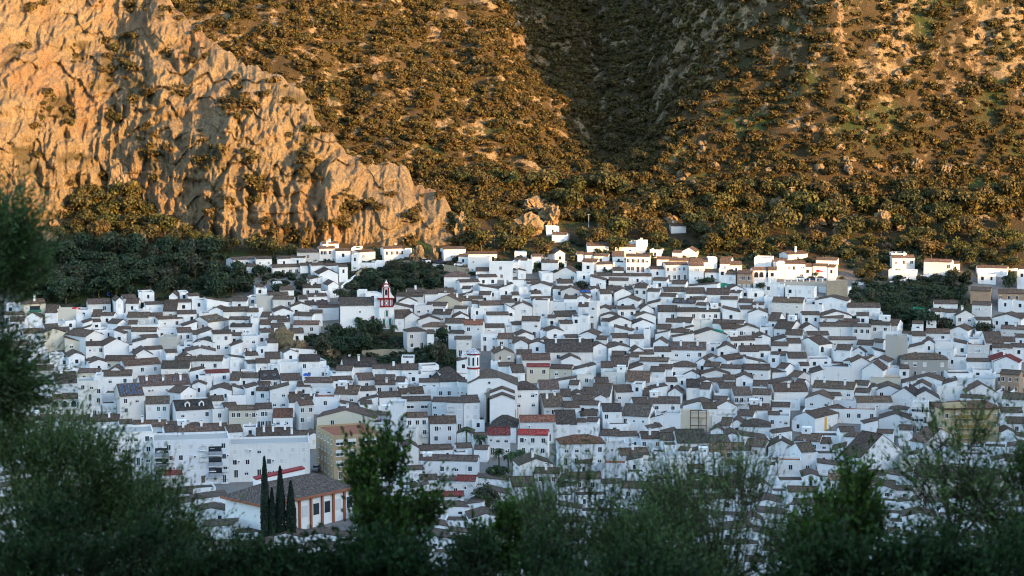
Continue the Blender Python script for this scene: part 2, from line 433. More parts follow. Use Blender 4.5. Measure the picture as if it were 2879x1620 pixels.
d1 = d1 + (bil((x - sh) / 20 + wx, z / 34, 4.4) - .3) * 10
d2 = (bil((x - sh) / 8.5 + wx * 2, z / 19, 7.7) - .3) * 4.2 + (bil((x + sh * .6) / 4.2 + wx * 3, z / 9.5, 2.2) - .3) * 2.6
d2 = d2 + (ridged(x / 6, 7.7, z / 40, 3) - 0.5) * 3.4 * (.3 + low)
lz = z / 10 + fbm(x / 22, 5.5, z / 40, 3) * 2.2
ledge = ((lz % 1.0) ** 2) * -2.2 * sstep(0.0, .35, fbm(x / 30, 9.1, z / 30, 2) + .2)
d3 = (bil(x / 2.2, z / 3.6, 3.1) - .3) * 1.7 + fbm(x / 3.2, 2.1, z / 4.6, 4, .6) * 1.3
d4 = -np.clip(ridged(x / 22 + z / 40, 12.3, z / 60, 2) - 0.80, 0, 1) * 20      # clefts
disp = (d1 + d2 + ledge + d3 + d4) * amp
P[..., 1] -= disp * 0.92; P[..., 2] += disp * 0.22; P[..., 0] += disp * 0.15
back = []
for s_, dz in ((6, -1.5), (16, -9), (34, -30)):
    q = P[-1].copy(); q[:, 1] += s_; q[:, 2] += dz; back.append(q)
P = np.concatenate([P, np.array(back)]); nv = P.shape[0]
i = np.arange(nv - 1)[:, None] * NU + np.arange(NU - 1)[None]
F = np.stack([i, i + 1, i + NU + 1, i + NU], -1).reshape(-1, 4)
me = mesh_np("rock_cliff", P.reshape(-1, 3), F, [M['rock']], smooth=True)
vegc = sstep(0.10, 0.36, fbm(P[..., 0] / 13, 0.4, P[..., 2] / 11, 3)) * 0.75
fattr(me, "veg", vegc)
cliff = link(bpy.data.objects.new("rock_cliff", me)); tag(cliff, None, None, None, "structure")
CLIFFP = P

# ---------------------------------------------------------------- foliage shapes
def crown_mesh(name, seed, n, size, lobes, mat, flat=0.8, open_=0.12, ragged=0.25):
    r = np.random.RandomState(seed)
    L = r.randn(lobes, 3); L /= np.linalg.norm(L, axis=1)[:, None]
    L *= (0.28 + 0.42 * r.rand(lobes, 1)); L[:, 2] = L[:, 2] * flat * 0.9
    R = 0.34 + 0.26 * r.rand(lobes)
    k = r.randint(0, lobes, n)
    d = r.randn(n, 3); d /= np.linalg.norm(d, axis=1)[:, None]
    d[:, 2] = np.where(r.rand(n) < 0.7, np.abs(d[:, 2]), d[:, 2])
    d /= np.linalg.norm(d, axis=1)[:, None]
    rad = R[k] * (1 - open_ * 3 * r.rand(n) ** 2 + ragged * r.randn(n) * 0.35)
    C = L[k] + d * rad[:, None]; C[:, 2] *= flat
    nrm = d + r.randn(n, 3) * 0.55 + np.array([0, 0, 0.25]); nrm /= np.linalg.norm(nrm, axis=1)[:, None]
    a = np.cross(nrm, r.randn(n, 3)); a /= np.linalg.norm(a, axis=1)[:, None]; b = np.cross(nrm, a)
    s = size * (0.6 + 0.8 * r.rand(n))[:, None]
    sx = s * (0.7 + 0.6 * r.rand(n, 1))
    cup = nrm * s * 0.25
    V = np.stack([C - a * sx - cup, C - b * s * 0.8, C + a * sx * .9 - cup, C + b * s], 1).reshape(-1, 3)
    F = np.arange(4 * n).reshape(n, 4)
    me = mesh_np(name, V, F, [mat])
    lt = r.rand(lobes)[k] * 0.45 + r.rand(n) * 0.55
    fattr(me, "tone", lt, 'FACE'); return me
def trunk_mesh(name, seed, h=1.0, r0=0.07):
    r = random.Random(seed); mb = MB()
    p = Vector((0, 0, -0.5)); q = Vector((r.uniform(-.1, .1), r.uniform(-.1, .1), h * 0.5))
    mb.tube(p, q, r0, r0 * .75)
    for k in range(4):
        a = k * 1.6 + r.random(); e = q + Vector((math.cos(a) * .45, math.sin(a) * .45, h * (0.35 + .2 * r.random())))
        mb.tube(q - Vector((0, 0, .05)), e, r0 * .55, r0 * .2, 5)
    return mb.mesh(name, [M['bark']])
CROWNS = [crown_mesh("crown", 100 + k, 1100, 0.085, 9 + k % 4, M['leaf']) for k in range(7)]
CROWNSD = [crown_mesh("crown", 200 + k, 1100, 0.085, 9 + k % 4, M['leafdark']) for k in range(4)]
TRUNKS = [trunk_mesh("trunk", k) for k in range(4)]
SCRUB = [crown_mesh("scrub_bush", 300 + k, 260, 0.13, 6, M['scrub'], 0.75) for k in range(6)]

# ---------------------------------------------------------------- scrub on the mountain: nobody could count it
def scatter_gn(name, pts, scales, variants, seed, label):
    me = bpy.data.meshes.new(name); me.vertices.add(len(pts)); me.vertices.foreach_set("co", np.asarray(pts, np.float32).ravel())
    a = me.attributes.new("size", 'FLOAT', 'POINT'); a.data.foreach_set("value", np.asarray(scales, np.float32))
    a = me.attributes.new("turn", 'FLOAT', 'POINT'); a.data.foreach_set("value", np.random.RandomState(seed).rand(len(pts)).astype(np.float32) * 6.28)
    me.update()
    coll = bpy.data.collections.new(name + "_sources")
    for k, m in enumerate(variants): coll.objects.link(bpy.data.objects.new(m.name, m))
    ng = bpy.data.node_groups.new(name, 'GeometryNodeTree')
    ng.interface.new_socket("Geometry", in_out='INPUT', socket_type='NodeSocketGeometry')
    ng.interface.new_socket("Geometry", in_out='OUTPUT', socket_type='NodeSocketGeometry')
    n = ng.nodes; gi = n.new("NodeGroupInput"); go = n.new("NodeGroupOutput")
    ci = n.new("GeometryNodeCollectionInfo"); ci.inputs[0].default_value = coll; ci.inputs[1].default_value = True; ci.inputs[2].default_value = True
    ip = n.new("GeometryNodeInstanceOnPoints"); ip.inputs["Pick Instance"].default_value = True
    sz = n.new("GeometryNodeInputNamedAttribute"); sz.data_type = 'FLOAT'; sz.inputs[0].default_value = "size"
    tn = n.new("GeometryNodeInputNamedAttribute"); tn.data_type = 'FLOAT'; tn.inputs[0].default_value = "turn"
    cx = n.new("ShaderNodeCombineXYZ"); ng.links.new(tn.outputs[0], cx.inputs[2])
    rv = n.new("FunctionNodeRandomValue"); rv.data_type = 'INT'
    rv.inputs[4].default_value = 0; rv.inputs[5].default_value = len(variants) - 1
    ng.links.new(gi.outputs[0], ip.inputs["Points"]); ng.links.new(ci.outputs[0], ip.inputs["Instance"])
    ng.links.new(rv.outputs[2], ip.inputs["Instance Index"]); ng.links.new(cx.outputs[0], ip.inputs["Rotation"])
    ng.links.new(sz.outputs[0], ip.inputs["Scale"]); ng.links.new(ip.outputs[0], go.inputs[0])
    o = link(bpy.data.objects.new(name, me)); md = o.modifiers.new("scatter", 'NODES'); md.node_group = ng
    tag(o, label, None, None, "stuff"); return o
r = np.random.RandomState(5)
n0 = 80000
yy = 752 + 330 * r.rand(n0) ** 1.15; xx = (r.rand(n0) * 2 - 1) * (0.275 * yy + 15)
zz = terrain(xx, yy)
Xs = 1439.5 + xx / yy * FPX
dens = 0.62 + 0.6 * fbm(xx / 16, yy / 11, 1.1, 3) - 0.30 * (ridged(xx / 24, yy / 16, 3.3, 4) - .4)
dens *= 0.78
keep = r.rand(n0) < np.clip(dens, 0.02, 1)
pts = np.stack([xx, yy, zz], 1)[keep]
szs = (1.1 + 2.7 * r.rand(len(pts)) ** 2.2)
pts[:, 2] += szs * 0.35
nc = 1500; ki = r.randint(5, P.shape[0] - 6, nc); kj = r.randint(5, NU - 5, nc)
cp = CLIFFP[ki, kj]; ok = fbm(cp[:, 0] / 13, 0.4, cp[:, 2] / 11, 3) > 0.07
cpts = cp[ok] + np.array([0, -0.3, 0.3]); csz = 1.0 + 3.0 * r.rand(len(cpts)) ** 2
scatter_gn("mountain_scrub", np.concatenate([pts, cpts]), np.concatenate([szs, csz]), SCRUB, 3, "evergreen scrub dotted over the mountainside and the limestone cliff")
# limestone blocks lying between the bushes
def rock_mesh(name, seed, mat=None, tall=0.8, sub=2):
    import bmesh
    bm = bmesh.new(); bmesh.ops.create_icosphere(bm, subdivisions=sub, radius=1)
    rr = random.Random(seed); off = rr.uniform(0, 50)
    co = np.array([v.co[:] for v in bm.verts])
    n1 = fbm(co[:, 0] * 0.9 + off, co[:, 1] * .9, co[:, 2] * .9, 3); n2 = ridged(co[:, 0] * 1.7 + off, co[:, 1] * 1.7, co[:, 2] * 1.1, 3)
    for v, a, b in zip(bm.verts, n1, n2):
        v.co *= 1 + a * 0.9 + (b - .5) * 0.8
        v.co.z *= tall
    me = bpy.data.meshes.new(name); bm.to_mesh(me); bm.free(); me.materials.append(mat or M['rock']); return me
ROCKS = [rock_mesh("limestone_block", 40 + k, None, 0.7 + 0.1 * (k % 4)) for k in range(6)]
n0 = 16000
yy = 748 + 260 * r.rand(n0) ** 1.5; xx = (r.rand(n0) * 2 - 1) * (0.275 * yy + 10)
q = ridged(xx / 24, yy / 16, 3.3, 4) + 0.35 * fbm(xx / 7, yy / 7, 6, 2)
Xs = 1439.5 + xx / yy * FPX
q += 0.16 * sstep(1750, 2100, Xs)
ok = q > 0.80
pr = np.stack([xx, yy, terrain(xx, yy)], 1)[ok]
scatter_gn("limestone_rubble", pr, 0.35 + 1.5 * r.rand(len(pr)) ** 2.5, ROCKS, 9, "pale limestone blocks scattered between the bushes of the mountainside")
# ---------------------------------------------------------------- the town, house by house
# @ originX originY : survey sheet; then: form, left, right, ridge, eave, foot of the visible front, details
# forms: E ridge along the front, G gable to the front, H hipped, F flat, A lean-to falling left, B lean-to falling right
TOWN = """
@ 0 640
E 240 455 722 770 965 Wc w3 gb;E 455 575 775 855 965 w2 Rt;F 575 765 818 820 965 Wc;F 765 835 878 880 990 Wg;E 885 1110 718 770 835 w2 L15;E 920 1010 825 895 960 w1
E 1010 1140 855 885 990 w2;G 1165 1240 690 740 925;E 1240 1370 675 715 760;E 1265 1390 715 762 815;F 1430 1550 648 650 745 Wb;F 1395 1430 640 650 690 Wg
E 1465 1645 748 775 855 w2;E 1640 1775 722 840 925 w1;G 1700 1778 655 690 722;F 1808 1893 646 650 718;E 1895 2005 675 690 728 Wg;E 1770 1922 722 752 835 Rt w1
E 1785 1975 835 870 945 w4;F 1930 2070 728 732 860;B 2085 2330 715 765 835 w2;E 2335 2480 705 738 800 Wc;F 2480 2600 693 698 765 Wg;E 2245 2505 800 845 912 w2
G 2105 2245 803 835 885;F 2000 2120 853 856 892 Wc;E 2300 2500 912 925 965;E 2485 2600 815 850 905;F 2520 2600 905 908 1085 w1;E 1275 1490 850 900 1000
E 1495 1635 860 893 960;E 1080 1185 925 968 1010 R100;E 1290 1380 935 972 990 Wb;E 1590 1835 898 925 1020 L45;F 1380 1600 975 978 1020
E 2095 2300 890 955 1035 L170 Rt w0 sky;E 2315 2530 970 1000 1085 w3 Rk;G 430 655 1022 1065 1235 Wc L30 w0 #beige;B 655 800 1108 1150 1275 Wc;E 655 860 1035 1100 1285 R180 w1
F 655 760 933 938 1030;E 565 700 1005 1045 1070;F 345 450 975 985 1030;E 240 440 1020 1065 1150;F 525 655 960 965 1010;E 925 1015 928 950 990 Wb;A 840 930 935 965 1025
F 1025 1150 1030 1033 1140;B 1145 1250 1030 1070 1130;E 1320 1570 1005 1045 1115;E 1200 1325 1010 1025 1125;F 1575 1785 1030 1033 1110;F 1600 1780 1100 1103 1245 Wg w0
E 1420 1590 1090 1110 1130;F 1405 1600 1115 1118 1210;E 1785 1925 1008 1055 1175 w2;E 1940 1998 1038 1075 1110;A 1995 2135 1030 1075 1190;E 2140 2330 1035 1070 1280 w2
E 2270 2440 1080 1090 1165;F 2330 2445 1090 1093 1175;F 2440 2600 1088 1090 1250 w2;E 865 1040 1150 1190 1320 w3;G 1045 1300 1130 1190 1320 L62 w0;F 1300 1390 1188 1190 1275
G 1355 1535 1230 1285 1335;F 1535 1605 1228 1230 1332 Wb;F 1605 1665 1238 1240 1320 w1;E 1465 1640 1198 1230 1245 Rk;E 1670 1785 1235 1260 1300 Wc;F 1850 1945 1145 1147 1225 Wc
G 1945 2155 1130 1160 1240 Wc w0;G 1865 2165 1215 1250 1300;A 2325 2440 1155 1195 1290 Rr;E 2470 2600 1260 1290 1330;E 1050 1345 1290 1340 1395 Wc;E 1760 1975 1300 1345 1400
E 1975 2235 1290 1340 1420;F 2240 2310 1315 1318 1450;F 2310 2410 1328 1330 1450;G 690 850 1262 1300 1400;F 500 690 1308 1310 1370;G 905 1080 1335 1365 1430;F 60 235 770 775 850
E 100 240 900 945 1010;E 20 235 850 880 980;G 250 400 860 905 975;E 60 300 1150 1195 1260;F 300 480 1235 1240 1330;E 2345 2600 300 328 435 L72 w3;E 2480 2600 368 392 440
@ 720 640
E 0 158 290 315 440 w2;E 165 445 372 402 470 w4 #;E 445 525 358 382 410;E 215 345 285 312 362 Wc;E 345 490 275 300 350;E 410 630 212 248 362 w1;E 635 798 185 212 352 w4
E 672 830 143 165 202 w1 h1;E 800 950 210 235 352 w4;E 1035 1200 228 250 352 L75 w3;F 958 1045 200 205 240;F 958 1030 270 274 430;F 1030 1195 350 352 400 w4 doors;F 1200 1290 340 344 380
E 1285 1490 190 215 335 L35 w4;F 1490 1555 216 220 260 w1;E 555 700 360 382 470;E 700 838 365 385 470 w2;E 835 922 378 395 545 w3;G 635 825 425 470 595;A 535 660 500 525 600;F 660 722 503 506 600 Wb
E 470 652 572 605 700 w2;G 725 830 545 580 640;E 525 715 665 695 745 w1;F 640 740 638 640 745;E 0 75 570 600 640;F 0 110 612 615 670 Wg;F 175 262 553 560 640 Wg;E 245 380 590 630 690
F 0 155 688 690 850 Wg w0;E 165 375 688 720 850 w3;E 120 322 650 682 690;E 430 512 680 720 760;E 500 725 738 780 850 Rk;G 350 560 765 800 860;E 625 832 780 805 912 w2;G 180 370 815 850 925
E 375 562 855 890 945 w2 R60;E 540 668 830 862 900;E 35 145 928 975 1025;E 150 282 965 1005 1040;E 215 340 918 950 1050;E 375 630 938 975 1065 w2;E 45 182 1020 1055 1120;E 45 128 850 900 930 Rr
E 120 300 890 925 960;F 270 400 1063 1066 1110 Wg w0;F 0 115 1078 1080 1200 w2 arch;E 115 222 1120 1160 1190;E 90 245 1255 1322 1350 Rr;E 430 640 1280 1345 1400 Rk;F 600 708 1343 1346 1430 w4
E 0 140 1320 1362 1450;F 0 118 1190 1193 1260;F 1015 1100 632 636 740 w1;F 1100 1245 655 660 740;E 1410 1680 650 690 770 w0;G 1440 1618 705 748 800 w1 sol;E 1710 1910 748 785 862 Ro
E 1520 1700 610 652 665 h2;E 1700 1830 625 668 700;E 1820 2000 610 655 690;F 1590 1770 778 782 945;B 1390 1578 770 812 850;E 1390 1558 830 872 900;E 1395 1492 865 912 1020 w3 Ro;G 1495 1645 858 908 1030 w2
E 1770 1955 825 872 950 w1 R40;G 1630 1855 895 935 1015;H 1675 1920 950 1000 1065 w1;E 1900 2095 912 960 1010;E 2090 2280 925 975 1190 w2 Ro h1;E 1935 2092 1035 1062 1200;E 2015 2165 1095 1122 1285 w2
H 1520 1720 1005 1048 1235 L40 w2;E 1720 1790 1030 1065 1235;E 1888 2110 195 220 332 L35 w1 Rk;E 2035 2130 275 290 375 w2;E 2130 2425 248 268 340;F 2130 2345 290 293 450;F 2345 2580 350 353 520 w1
H 1890 2140 435 495 615 w1;E 2210 2432 402 438 480;E 2240 2428 475 500 570 w2 L30;E 2050 2248 525 550 645 w1;E 2245 2357 642 675 772 w1;F 2320 2440 626 628 740 w2 Wg;E 2070 2155 590 615 665
F 2080 2240 638 640 700;G 1790 2052 680 740 860 Wc w0;E 1990 2172 690 735 835 w1 h2;E 2100 2285 690 720 795;E 2250 2492 740 782 860 L30;E 2460 2570 685 715 742;E 2465 2600 720 752 835;E 2170 2232 735 765 810
E 1990 2122 790 815 850;F 2160 2285 808 810 890 w2;E 2320 2542 850 880 900;F 2305 2472 883 885 975 Wc w0;F 2470 2600 890 893 980;F 2260 2432 1060 1063 1225 w2;E 2290 2500 970 1005 1060
E 2430 2600 1065 1120 1225 w2;F 2065 2120 1278 1280 1400 Wg;G 2400 2600 1225 1270 1420 Wg;F 2360 2442 1338 1340 1450;E 2440 2600 1360 1395 1450;B 2525 2600 780 830 880
@ 1440 640
F 345 472 -12 -8 72 w2;E 400 548 55 70 85 Wc;E 1600 1750 -38 -15 48 L25 w0 #lone;E 755 970 145 185 248 w3;E 1035 1240 168 195 238 w2;F 1245 1335 128 132 248 w2 h1;F 1175 1245 138 141 170
E 660 732 255 270 335;E 735 812 250 275 322;E 820 965 258 285 348 w2;E 850 1010 345 370 440 w3;E 705 850 310 345 405 w1;F 705 822 350 355 475;F 25 145 245 248 310 w1;G 430 532 230 262 388 w2
E 205 292 275 292 385 w1;F 295 430 263 266 325 Wb w1;E 295 458 325 350 405 w4;E 35 147 312 330 380;F 0 60 348 350 490 w2;F 60 198 330 333 450 w3;B 60 138 420 440 485;E 1012 1130 235 288 348 w1
F 1130 1228 232 235 275 w2;E 1145 1385 262 290 458 w5;F 1385 1492 218 222 275;E 1015 1122 402 432 472 w1;F 1015 1145 345 348 405;E 1390 1532 393 415 492 w3;E 1455 1582 292 320 395 w2
E 1585 1775 303 332 372;E 1545 1767 345 375 525 w4;E 1785 1968 305 345 370;E 1780 1927 352 385 560 w4;E 1940 2082 415 448 562 w3;F 2080 2150 413 415 577;F 1970 2062 300 303 420;E 2090 2202 292 325 335
E 2090 2192 325 362 440 w1;E 2195 2312 338 378 450 w2;E 2145 2250 447 467 580 w2;E 1610 1705 228 250 302 w1;G 1708 1845 203 240 304 w1;E 2265 2408 432 462 605 Wb w3;E 2425 2600 400 430 562 w3 arch
F 2435 2600 298 300 400 w3;E 1390 1480 405 420 450;F 300 415 458 460 550;G 415 660 402 470 555 R40;F 655 790 453 456 600 w1;B 785 935 490 530 645;E 455 615 520 560 600;G 490 692 600 640 720
E 690 792 640 660 720 Wr w0;E 855 1215 462 485 520 w2;E 970 1168 505 530 625 w3;E 1215 1402 465 488 555;E 1145 1215 590 620 700;E 1230 1352 565 605 765 w2;E 795 885 598 618 700 w1;E 885 1002 622 665 795 w3 bal
G 1030 1197 615 655 725;G 1060 1268 700 738 800;E 1360 1482 615 640 785 w1;F 1360 1450 568 572 615 Wb;A 1360 1482 740 775 870;E 1605 1742 528 565 618 w2;E 1530 1747 600 645 695 w1;E 1485 1642 660 690 780
E 1750 1950 605 662 712 w3;E 1950 2182 608 670 760 w2;E 2190 2292 630 655 690 h1;F 2290 2400 623 626 700;F 2370 2530 628 632 760 w1;E 1610 1842 708 755 808 w3 sol;E 1810 1937 700 720 750;E 1845 1962 755 780 820
E 1975 2102 765 790 835;E 2095 2267 697 720 830 w2;E 1465 1662 783 845 960 w2;E 1660 1882 808 845 975 w2;E 1880 2092 815 845 925 w3;B 2115 2288 810 850 915;E 2410 2532 750 775 840;E 2295 2422 785 820 870
G 2375 2572 820 860 965;F 2290 2382 850 853 960;G 1250 1447 860 895 985 w1;E 0 72 650 680 792;E 190 292 635 665 702;G 185 387 558 588 655;F 65 187 593 596 705 w1;E 195 412 695 735 745 Rk;F 205 357 728 731 905 w2
F 360 662 743 746 875 w2;E 520 652 685 715 745;G 640 757 680 712 750;E 665 772 755 795 885 w3 h2;F 770 852 748 751 1035;F 680 768 880 885 1065 w0;G 0 202 755 800 895 w1;E 440 662 840 897 948 w3 Rg;E 358 440 880 910 950
E 95 277 893 937 1115 w2;E 0 100 950 980 1045 w1;E 480 612 935 965 1065 w2;F 605 682 893 896 1065 w1;G 348 517 1015 1045 1120;G 50 222 1055 1088 1130;G 890 1067 865 895 945;E 895 1002 915 942 1035 w1
G 975 1202 905 950 1105 w2;E 1065 1242 790 822 955 w2;E 940 1062 790 815 865;G 1205 1432 930 975 1095 w2;B 1030 1202 1000 1040 1075;E 1185 1327 1080 1115 1195 w2;E 1010 1180 1068 1110 1175 w1;F 1325 1392 1018 1020 1185
E 1545 1652 915 950 995;E 1640 1802 900 950 970 w2;E 1580 1772 1020 1052 1115;A 1620 1832 1062 1105 1145;F 1810 2012 930 933 1055 w0 Wo;E 2015 2182 925 962 1010;E 2110 2332 970 1020 1112;G 2250 2482 985 1022 1095
G 1835 2162 1030 1080 1205 w0;E 2200 2442 1095 1135 1200 w3 L40;E 2410 2512 1070 1105 1130;G 2450 2600 1075 1108 1150;E 335 815 1125 1252 1375 L18 w2 h2 Rg #bigroof;G 172 332 1145 1172 1275;E 0 122 1100 1160 1200
G 20 160 1130 1168 1225;G 668 852 1045 1082 1150;E 845 952 1090 1125 1235 w1;G 970 1197 1185 1215 1285 w0;E 1000 1128 1245 1285 1335;E 1200 1427 1235 1275 1325;E 1430 1600 1200 1245 1290;E 1600 1952 1150 1228 1305 w3 sky h2
F 1950 2087 1168 1171 1290;E 2290 2482 1190 1245 1300;E 2430 2600 1185 1235 1300;E 1280 1567 1305 1342 1405 w2;E 1165 1277 1278 1302 1360;E 2160 2347 1290 1337 1395 L130 w2;H 1620 1852 1340 1400 1430;G 498 692 1292 1335 1400
E 105 387 1270 1332 1390 w1;E 1000 1162 1300 1395 1440;E 1925 2082 1350 1395 1435 w1;E 2090 2302 1380 1412 1450;E 2330 2600 1375 1422 1470;F 1390 1480 1270 1272 1330;G 2065 2250 1180 1220 1280
@ 2160 640
E 0 82 395 427 565 w2;F 85 168 345 348 505 w2;E 168 370 330 362 515 w3 bal;E 200 397 238 272 330 L90;E 350 442 360 395 515 L25 w1;E 50 182 308 340 380 w2;E 480 692 297 325 400;E 450 600 362 388 515 w4;E 600 672 375 397 525 w0
E 1250 1472 275 305 420 L30 w3 h1;F 1240 1392 256 259 300;F 1210 1482 425 428 505 w0;E 1565 1837 312 340 470 w4 #walled;E 1840 1927 345 362 435 w2 arch;E 2105 2288 380 405 470 w2;E 2288 2402 382 407 485 Wb w1;F 2110 2288 462 465 555 w2
F 2505 2600 430 433 605 Wc w2;E 2035 2232 595 632 740 Wb w0;E 2310 2600 620 657 725 Wb w4;F 2315 2452 723 726 805 w1;F 2465 2600 730 735 800 w3 Wc;E 1670 1902 728 765 822 w4 Rg Wg;E 1640 1782 812 845 885 Rt;E 1785 1882 820 852 885
G 1890 2077 835 885 1005 w2;E 2050 2237 740 775 955 w2;E 2340 2600 980 1015 1095 w3;E 2190 2362 1045 1160 1175 Rg w2;E 2360 2482 1100 1145 1180 Rr;F 1440 1527 1008 1011 1048 w1;E 1590 1822 1015 1060 1145 w2;G 1825 2002 993 1030 1135 w2
E 1450 1582 1045 1088 1155 w3;E 1350 1452 1050 1072 1120;G 1562 1672 1130 1162 1255 w2;F 1680 1862 1143 1146 1285 w0;E 40 347 705 757 905 w3 R25 h1;F 0 62 750 753 855 w0;F 352 540 768 771 838 w0;E 340 520 845 877 955 w2
E 520 752 870 905 970 w2;E 710 922 920 945 985 w0;E 890 1012 855 885 932 w1;F 1010 1112 823 826 932;F 1112 1150 865 868 920 w1;E 55 230 930 1022 1095 w2 R110;E 0 100 855 942 990 R70;E 520 902 955 992 1095 w0;E 850 1032 975 995 1135 w3
E 1030 1227 935 975 1105 w2;E 1200 1300 922 985 1055 Wr R55 w1;F 1150 1342 1038 1041 1115;E 170 342 1025 1077 1115;E 400 612 1045 1082 1110;E 612 887 1100 1127 1195 w3;E 510 642 1100 1182 1315 L225 arch w2;E 890 1052 1130 1177 1245 Wc arch w3
E 1050 1152 1120 1152 1220;F 1180 1302 1093 1096 1405 Wg w0 #silo;F 1300 1402 1088 1091 1395 Wg w0 #silob;H 1345 1802 1258 1322 1480 Wg w5 #office;F 1680 1862 1213 1216 1285 Wc w0;F 2000 2222 1173 1176 1310 w4;E 2255 2452 1170 1207 1265 w2
E 2440 2600 1165 1200 1300 w2;E 30 202 1150 1187 1245;E 195 332 1115 1162 1190;E 200 392 1255 1312 1345;E 680 822 1175 1227 1290 w3 Rk sol;F 665 852 1240 1243 1345;G 1030 1207 1310 1347 1410;A 755 1010 1305 1345 1450
G 2250 2507 1290 1335 1450 Rr;F 0 107 1278 1281 1345 w2;E 320 412 1370 1387 1435 w2;E 1450 1560 940 965 1010;E 2480 2600 1070 1100 1160;F 1400 1560 1215 1219 1280;E 2090 2240 905 930 990;E 1590 1690 905 930 960;E 2500 2600 860 890 940
@ 0 1000
E 1255 1620 45 105 205 L62 w3;E 1620 1902 55 127 212 w3;E 785 1000 135 172 255 w2 Wc;F 785 950 255 258 600 w2 Wo;F 950 1020 190 200 560 w1;E 1025 1322 150 207 310 w2;E 1415 1917 208 308 420 L42 sky w3 h3
E 1205 1447 290 408 650 L55 sol w2 bal #solar;E 1465 1702 415 487 650 w3 gsh;E 1690 1817 312 377 440 R158 w1;E 1770 2150 455 552 715 L50 Rk dor w3 #dormer;F 2140 2292 540 543 700 w1;E 2100 2252 410 457 535 w1;E 2300 2600 505 547 715 w4 Wc
F 2000 2130 198 201 365 w1;E 2070 2310 150 178 260 Rr;E 2310 2407 165 247 305 Rr w1;E 2405 2600 175 222 290;G 2110 2322 320 352 420 Rr w0;F 2290 2480 400 403 500 w2 arch;A 2480 2600 300 330 480 w1;E 515 777 385 437 535 Rt w3 arch
E 560 782 170 282 300 Rk;F 550 777 280 283 390 w2;F 500 1010 525 528 610 w4;E 430 602 600 637 745 w1;E 600 742 605 662 745;E 835 1197 605 667 760 w3 h2;E 1205 1335 650 690 800 w1;E 1335 1660 655 717 795 h2 w3;E 1660 1780 700 772 850
E 1780 2290 700 772 855 w5 h3;E 2290 2442 705 772 855 w3;H 1940 2020 678 706 770 w1;F 1530 1742 775 800 855 w6;E 1640 1835 1170 1205 1330 Rr;F 550 1540 797 800 1300 w9 #apta;F 1540 2310 853 857 1300 w7 bal #aptb;F 2310 3125 893 897 1260 w7 #aptc
E 100 420 620 665 760;F 60 440 780 784 900 w2;E 300 540 690 720 800;G 20 330 250 310 430;E 30 500 440 490 600 w3;E 120 540 110 160 250 w2;F 300 560 1010 1014 1130;A 1370 1480 830 870 900
@ 720 1000
E 50 240 155 242 310 w2 L38 Rk sky;E 255 455 185 250 262;F 275 402 250 253 362 Wc w1;E 0 132 265 352 490 w1 sky;E 0 162 485 537 710 w4;E 170 368 540 622 735 w2 Ro;A 140 330 300 350 560 w2;E 480 772 220 268 320 w2
E 760 972 215 252 305;E 785 1022 300 385 470;F 575 842 413 416 575 w1;E 435 580 450 500 760 w2 L50;E 332 462 400 470 555;G 610 1195 545 622 800 Wc w2;E 845 1032 520 590 640;E 1030 1192 180 247 320 L45;E 1190 1392 195 247 275 dor
E 1195 1402 258 292 370 w2;E 1400 1492 215 262 300;E 1030 1212 315 355 400;E 1050 1172 455 490 560 w1;E 1070 1362 562 597 780 w3 awn;E 1240 1462 370 420 430;F 1245 1467 418 421 500 w3;E 1440 1692 322 387 430;E 1480 1767 418 457 600 w2 big
E 1770 1912 420 462 640 w2;E 1915 2087 420 467 740 w2 bal;E 2090 2252 405 472 750 w2 ysh #yellowsh;F 1350 1505 480 484 890 w0;E 1510 1732 577 622 890 w3 bal;E 1750 2017 615 682 895 w2;F 1440 1610 735 740 940 w1
E 880 1222 27 117 180 L30 h1 Rk;E 800 962 100 150 200;E 1170 1310 92 130 200 w1;E 1310 1470 90 142 190 h1;E 1465 1632 85 142 210;F 1460 1587 20 23 105;F 1665 1842 98 102 160 Wr w0;F 1665 1842 160 163 240 w3;F 1500 1667 183 186 260 w1
E 1640 1840 235 268 320 Rr;F 1820 2172 315 318 430 w4;F 1655 1830 305 308 420 w1;F 0 220 90 94 170;F 215 465 55 60 190 w1;F 465 740 125 130 220 w2;F 150 240 90 95 160;F 2355 2600 543 546 650 Wb w0;H 2348 2620 600 717 730 Rk
E 2330 2560 728 798 1000 Rr w3;E 1640 2230 1000 1050 1080;F 1660 2235 1065 1070 1220 w4;E 1650 1825 1205 1252 1300 Rr;E 2012 2207 1208 1258 1330 Rr;F 1655 2205 1300 1304 1450;G 1490 1637 890 935 1110 w1
E 0 350 735 832 900 h3 w2;E 235 512 760 838 890 w3;H 50 145 708 735 830 w1;F 780 1278 800 808 1260 L185 Wd w4 big #ochre;F 740 870 655 662 770 w0;E 840 910 630 645 700 Rr w1;F 1170 1290 700 704 900 w1;E 1190 1365 660 690 800 w2
F 0 250 1400 1404 1500;E 1700 2100 1380 1420 1500 Rr;F 2170 2300 640 645 760 w1
@ 1440 1000
E 145 377 88 112 252 w2 Rr Wc;E 0 132 95 172 260 w2;E 380 597 90 128 205 Wc;F 655 827 188 191 335 Wo w1;F 905 1137 163 166 325 Wo w1;E 1140 1382 155 262 340 #rubbleroof;E 893 1012 60 120 160;E 1000 1162 10 108 165 w2
H 15 267 262 347 610 w2 L45;E 275 475 250 337 390;E 320 527 390 517 610 w1 L70 h2;E 528 682 465 525 600 w2;E 445 652 555 692 700 w1;F 440 572 248 251 345 w1;E 490 592 340 412 450;E 570 667 250 292 330;E 615 822 400 467 500
E 660 862 455 492 550 w1;E 790 982 280 402 440;G 830 950 395 425 490 w1;E 1045 1217 300 367 485 L55 w2 bal;F 1205 1307 283 286 485;E 1310 1382 330 402 440;E 1222 1372 425 482 500;E 700 830 320 400 440
